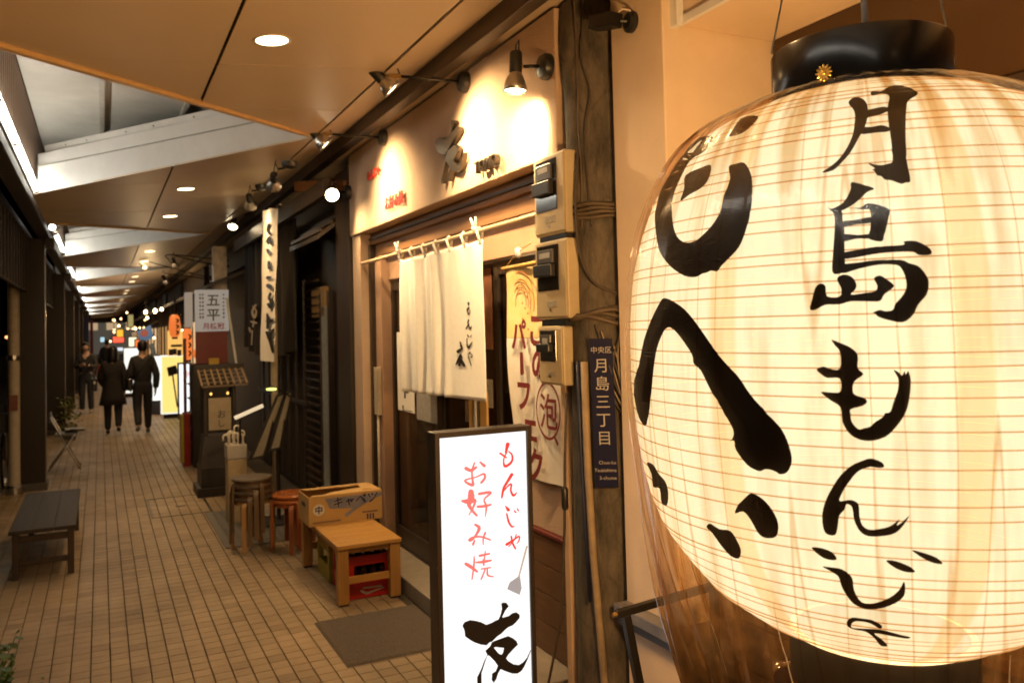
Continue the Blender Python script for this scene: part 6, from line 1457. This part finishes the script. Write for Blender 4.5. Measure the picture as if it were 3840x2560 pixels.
MB().tube([(-1.32, 12.05, 1.0), (-1.2, 11.93, 1.02), (-1.05, 11.93, 1.0), (-.9, 11.93, 1.02), (-.78, 12.05, 1.0)], .012, 8).build('handlebar', STEEL, bi, smooth=True)
MB().lathe([(0, -.02), (.09, -.015), (.08, .02), (0, .03)], 14, (-1.05, 12.46, .86), Matrix.Diagonal((.8, 1.4, 1, 1))).build('saddle', TY, bi, smooth=True)
MB().bx(-1.2, -.9, 11.45, 11.72, .7, .92).build('basket', M('basket', (.04, .04, .04), .5), bi, bevel=.01)
# dark building across the street with a few lights
ob = thing('opposite_building', 'dark building across the street with a few lit windows', 'building', (-11, 40, 0))
box('wall', -14, -11, -10, 120, -.13, 12, M('night facade', (.03, .03, .035), .8), ob, bevel=0)
rr3 = random.Random(12)
for k in range(26):
    yw = 14+k*3.9
    for zf in (0.4, 3.4):
        lit = rr3.random() < .4
        wn = box('window', -11.0, -10.97, yw, yw+1.8, zf, zf+1.9, E('lit far window', (1, .6, .28), .22) if lit else M('dark far window', (.02, .022, .03), .15), ob, bevel=0)
        box('sill', -11.0, -10.9, yw-.05, yw+1.85, zf-.1, zf-.02, M('far sill', (.08, .08, .08), .7), wn)
def street_lamp(label, x, y, Y, rpx, col, st, nm='signal_lamp', cat='lamp'):
    c = at(x, y, Y=Y); r_ = rpx*pxl(c)[2]/FPX
    s = thing(nm, label, cat, (c.x, c.y, -.13), 0)
    MB().tube([(c.x+.1, c.y, -.13), (c.x+.1, c.y, c.z)], .05, 8).build('post', BLACKM, s)
    MB().lathe([(0, -r_), (r_*.8, -r_*.6), (r_, 0), (r_*.8, r_*.6), (0, r_)], 12, c).build('lamp_globe', E('street '+label[:22], col, st), s, smooth=True)
street_lamp('green white lamp beyond the first column', 191, 1203, 34, 9, (.75, 1, .3), 4)
street_lamp('small green lamp beyond the second column', 254, 1227, 46, 5, (.8, .9, .3), 2)
street_lamp('orange lamp at the far left edge', 25, 1264, 26, 6, (1, .4, .15), 3)
street_lamp('pale green lamp by the white street pole', 78, 1155, 30, 6, (.7, .9, .4), 1.6)
def blue_sign(label, xa, xb, ya_, yb_, Y):
    a = at(xa, ya_, Y=Y); c = at(xb, yb_, Y=Y); s = thing('blue_sign', label, 'sign', (a.x, Y, -.13))
    box('lit_face', a.x, c.x, Y, Y+.05, c.z, a.z, E('blue sign face', (.01, .07, .9), 1.0), s); MB().tube([(c.x, Y+.1, -.13), (c.x, Y+.1, a.z)], .05, 8).build('post', BLACKM, s)
blue_sign('blue lit sign left of the white street pole', 28, 37, 1150, 1205, 33)
blue_sign('blue lit sign right of the white street pole', 78, 90, 1200, 1228, 34); blue_sign('blue lit sign beyond the first column', 178, 200, 1212, 1242, 40)
# red and blue cloth banners on the far left columns
for lab, xa, xb, ya_, yb_, Y, cl in (('dark blue banner on a far left column', 319, 333, 1185, 1280, 29, (.03, .04, .16)), ('dark red banner on a far left column', 337, 350, 1200, 1345, 33, (.16, .012, .015))):
    a = at(xa, ya_, Y=Y); c = at(xb, yb_, Y=Y); s = thing('hanging_banner', lab, 'banner', a); MB().bx(a.x, c.x, Y, Y+.01, c.z, a.z).build('cloth', M('cloth '+lab[:9], cl, .8), s); MB().tube([(a.x-.05, Y, a.z), (c.x+.05, Y, a.z)], .012, 6).build('rod', DW2, s)
cn = thing('traffic_cone', 'small red orange cone far along the left side', 'cone', at(372, 1430, Z=0)); q0 = rootloc(cn)
MB().lathe([(.17, 0), (.17, .04), (.12, .05), (.03, .65), (0, .66)], 16, q0).build('body', M('cone plastic', (.5, .05, .02), .5), cn, smooth=35)
# ================================================================== PEOPLE
def skin(name, vs, es, rs, mat, parent, sub=2):
    me = bpy.data.meshes.new(name); me.from_pydata(vs, es, [])
    o = bpy.data.objects.new(name, me); COL.objects.link(o)
    sm = o.modifiers.new('skin', 'SKIN'); sb = o.modifiers.new('sub', 'SUBSURF'); sb.levels = sub; sb.render_levels = sub
    for i, v in enumerate(me.skin_vertices[0].data):
        r_ = rs[i]; v.radius = r_ if isinstance(r_, tuple) else (r_, r_); v.use_root = (i == 0)
    m2 = bpy.data.meshes.new_from_object(o.evaluated_get(bpy.context.evaluated_depsgraph_get())); m2.name = name
    bpy.data.objects.remove(o)
    m2.materials.clear(); m2.materials.append(mat); m2.polygons.foreach_set('use_smooth', [True]*len(m2.polygons))
    ob = bpy.data.objects.new(name, m2); COL.objects.link(ob); ob.parent = parent; return ob
SKIN = M('skin', (.5, .3, .2), .5, var=.06); HAIR = M('dark hair', (.012, .009, .008), .4); BLK = M('black wool coat', (.02, .018, .019), .85, var=.3, bump=.8, bscale=9); NAV = M('navy trousers', (.02, .019, .022), .8, var=.3, bump=.8, bscale=10); SHOE = M('grey shoes', (.2, .17, .15), .6); BAG = M('black leather bag', (.014, .012, .012), .35)
def person(label, loc, rz, h, legL, legR, armL, armR, coat='jacket', head_pitch=0, hair='short', bag=None, shoes=SHOE, top=BLK):
    """legs: (foot forward offset, lift); arms: list of elbow, wrist offsets from the shoulder"""
    p = thing('person', label, 'person', loc, rz); s = h/1.7
    V = lambda x, y, z: (x*s, y*s, z*s)
    # body: one continuous skinned figure
    vs = [V(0, 0, .92), V(0, 0, 1.12), V(0, -.01, 1.34), V(0, 0, 1.42), V(0, .01, 1.5)]
    hy = .05*head_pitch
    vs += [V(0, .02+hy*.4, 1.57), V(0, .02+hy, 1.63), V(0, .01+hy, 1.68)]
    es = [(0, 1), (1, 2), (2, 3), (3, 4), (4, 5), (5, 6), (6, 7)]; rs = [.125*s, .12*s, .14*s, .09*s, .052*s, .072*s, .082*s, .045*s]
    vs.append(V(0, .10+hy, 1.595)); es.append((5, 8)); rs.append(.016*s)          # nose
    for sx, (fy, lift), (el, wr) in ((-1, legL, armL), (1, legR, armR)):
        k = len(vs)
        vs += [V(sx*.09, 0, .88), V(sx*.095, fy*.35+.03+lift*.4, .48), V(sx*.1, fy-.03, .09+lift), V(sx*.105, fy+.10, .035+lift*.6)]
        es += [(0, k), (k, k+1), (k+1, k+2), (k+2, k+3)]; rs += [.088*s, .058*s, .036*s, .03*s]
        k = len(vs)
        vs += [V(sx*.165, 0, 1.36), V(sx*.165+el[0]*sx, el[1], 1.37+el[2]), V(sx*.165+wr[0]*sx, wr[1], 1.37+wr[2])]
        es += [(2, k), (k, k+1), (k+1, k+2)]; rs += [.06*s, .044*s, .03*s]
        w_ = Vector(vs[-1]); e2 = Vector(vs[-2]); d = (w_-e2).normalized()
        palm = len(vs); vs.append(tuple(w_+d*.06*s)); es.append((palm-1, palm)); rs.append((.034*s, .018*s))
        side = d.cross(Vector((1, 0, 0))).normalized()
        for f in range(4):
            q = w_+d*.10*s+side*(f-1.5)*.018*s; vs.append(tuple(q)); es.append((palm, len(vs)-1)); rs.append(.008*s); vs.append(tuple(q+d*(.05-.006*abs(f-1))*s+Vector((-sx*.012*s, 0, 0)))); es.append((len(vs)-2, len(vs)-1)); rs.append(.0075*s)
        vs.append(tuple(w_+d*.05*s+side*.045*s)); es.append((palm, len(vs)-1)); rs.append(.009*s)
    skin('body', vs, es, rs, SKIN, p, 1)
    for sx in (-1, 1): MB().lathe([(0, -.03*s), (.012*s, -.015*s), (.014*s, .01*s), (0, .03*s)], 8, Vector(V(sx*.078, .01+hy, 1.59))+rootloc(p)).build('ear', SKIN, p, smooth=True)
    # trousers
    vs = [V(0, 0, 1.06), V(0, 0, .9)]; es = [(0, 1)]; rs = [.145*s, .148*s]
    for sx, (fy, lift) in ((-1, legL), (1, legR)):
        k = len(vs); vs += [V(sx*.09, 0, .82), V(sx*.095, fy*.35+.03+lift*.4, .48), V(sx*.1, fy-.03, .07+lift)]; es += [(1, k), (k, k+1), (k+1, k+2)]; rs += [.105*s, .08*s, .062*s]
        sh = skin('shoe', [V(sx*.1, fy-.05, .05+lift), V(sx*.102, fy+.02, .045+lift*.9), V(sx*.106, fy+.13, .035+lift*.55)], [(0, 1), (1, 2)], [.045*s, .045*s, .036*s], shoes, p, 1)
    skin('trousers', vs, es, rs, NAV, p, 1)
    # upper garment with sleeves
    vs = [V(0, -.005, .84 if coat == 'jacket' else .95), V(0, -.005, 1.15), V(0, -.01, 1.33), V(0, -.005, 1.47)]; es = [(0, 1), (1, 2), (2, 3)]; rs = [(.19*s, .14*s), (.17*s, .13*s), (.165*s, .125*s), (.085*s, .082*s)]
    for sx, (el, wr) in ((-1, armL), (1, armR)):
        k = len(vs); vs += [V(sx*.16, 0, 1.355), V(sx*.175+el[0]*sx, el[1], 1.37+el[2]), V(sx*.17+wr[0]*sx, wr[1], 1.37+wr[2])]; es += [(2, k), (k, k+1), (k+1, k+2)]; rs += [.078*s, .07*s, .056*s]
    skin('jacket', vs, es, rs, top, p, 2)
    if coat == 'long':
        g = MB(); o_ = rootloc(p); prof = [(.15, .12, 1.2), (.165, .13, 1.05), (.19, .15, .9), (.225, .175, .72), (.25, .19, .58)]
        for (rx, ry, z) in prof:
            for i in range(28):
                a = 2*math.pi*i/28; w_ = 1+.05*math.sin(5*a)*(1.2-z); g.v.append((o_.x+rx*s*w_*math.cos(a), o_.y+ry*s*w_*math.sin(a), o_.z+z*s))
        for j in range(len(prof)-1):
            for i in range(28): g.f.append((j*28+i, j*28+(i+1) % 28, (j+1)*28+(i+1) % 28, (j+1)*28+i))
        c_ = g.build('coat_skirt', top, p, smooth=True); so = c_.modifiers.new('t', 'SOLIDIFY'); so.thickness = .008
    # hair
    o_ = rootloc(p); hc = Vector(V(0, .005+hy, 1.625))+o_
    pr_ = [(0, .098), (.05, .09), (.08, .06), (.09, .02), (.091, -.02), (.084, -.07), (.07, -.1)] if hair == 'short' else [(0, .1), (.055, .09), (.09, .06), (.104, .01), (.108, -.06), (.112, -.14), (.1, -.21), (.06, -.23)]
    g = MB(); n_ = 22
    for (r_, z) in pr_:
        for i in range(n_):
            a = 2*math.pi*i/n_; front = max(0, math.sin(a)); k_ = 1-(.32*front if z < .04 else 0); g.v.append((hc.x+r_*s*math.cos(a)*.95, hc.y+r_*s*math.sin(a)*k_*1.05, hc.z+(z+.006*math.sin(7*a))*s))
    for j in range(len(pr_)-1):
        for i in range(n_): g.f.append((j*n_+i, j*n_+(i+1) % n_, (j+1)*n_+(i+1) % n_, (j+1)*n_+i))
    g.build('hair', HAIR, p, smooth=True)
    if bag:
        bx_, by_, bz_ = bag; c = Vector(V(bx_, by_, bz_))+o_
        b_ = MB().bx(c.x-.05, c.x+.05, c.y-.14, c.y+.14, c.z-.12, c.z+.1).build('bag', BAG, p, bevel=.03, seg=3)
        sx = -1 if bx_ > 0 else 1
        MB().tube(catmull([c+Vector((0, 0, .1)), Vector(V(bx_*.4, -.155, 1.15))+o_, Vector(V(sx*.13, -.1, 1.42))+o_, Vector(V(sx*.12, .05, 1.43))+o_, Vector(V(bx_*.3, .15, 1.15))+o_, c+Vector((0, .1, .1))], 6), .012, 6).build('strap', BAG, b_)
    return p
man = person('man in a black jacket with a shoulder bag walking away', (.697, 16.75, 0), R(4), 1.70, (-.2, .09), (.16, 0), ((.05, -.04, -.29), (.03, .12, -.5)), ((.06, -.05, -.29), (.05, -.02, -.55)), bag=(-.23, -.05, .93))
wom = person('woman in a long dark coat walking away beside the man', (.205, 17.0, 0), R(-3), 1.60, (.14, 0), (-.18, .08), ((.05, .0, -.28), (-.02, .16, -.44)), ((.05, -.05, -.28), (.04, -.04, -.54)), coat='long', hair='long', shoes=M('black shoes', (.012, .012, .012), .4), top=M('dark brown coat', (.018, .013, .012), .85))
b_ = thing('handbag', 'dark handbag with pale clasp on the woman\'s left arm', 'handbag', (-.07, 16.95, .78))
MB().bx(-.15, -.05, 16.82, 17.08, .82, 1.05).build('bag_body', BAG, b_, bevel=.025, seg=3); MB().tube(catmull([(-.1, 16.86, 1.05), (-.08, 16.9, 1.2), (-.06, 16.98, 1.22), (-.1, 17.04, 1.05)], 6), .01, 6).build('handle', BAG, b_); MB().bx(-.11, -.08, 16.812, 16.82, .95, 1.0).build('clasp', WHITEPAINT, b_)
ph = person('person in dark clothes looking down at a phone by the columns', (-.297, 22.1, 0), R(172), 1.66, (.03, 0), (.0, 0), ((.03, .05, -.26), (-.08, .25, -.2)), ((.03, .05, -.26), (-.08, .25, -.2)), head_pitch=1, shoes=M('pale shoes', (.4, .37, .33), .6))
pn_ = thing('phone', 'small phone held by the person at the columns', 'phone', (-.27, 21.78, 1.15)); MB().bx(-.315, -.245, 21.76, 21.772, 1.09, 1.22).build('phone_body', PLASTICBLACK, pn_, bevel=.004); MB().bx(-.31, -.25, 21.7725, 21.7735, 1.1, 1.21).build('screen', E('phone screen', (1, .5, .25), .5), pn_)
person('dark figure far off behind the walking woman', (.22, 33.0, 0), R(5), 1.7, (-.1, 0), (.1, 0), ((.06, -.02, -.29), (.05, .05, -.54)), ((.06, -.02, -.29), (.05, .05, -.54)))
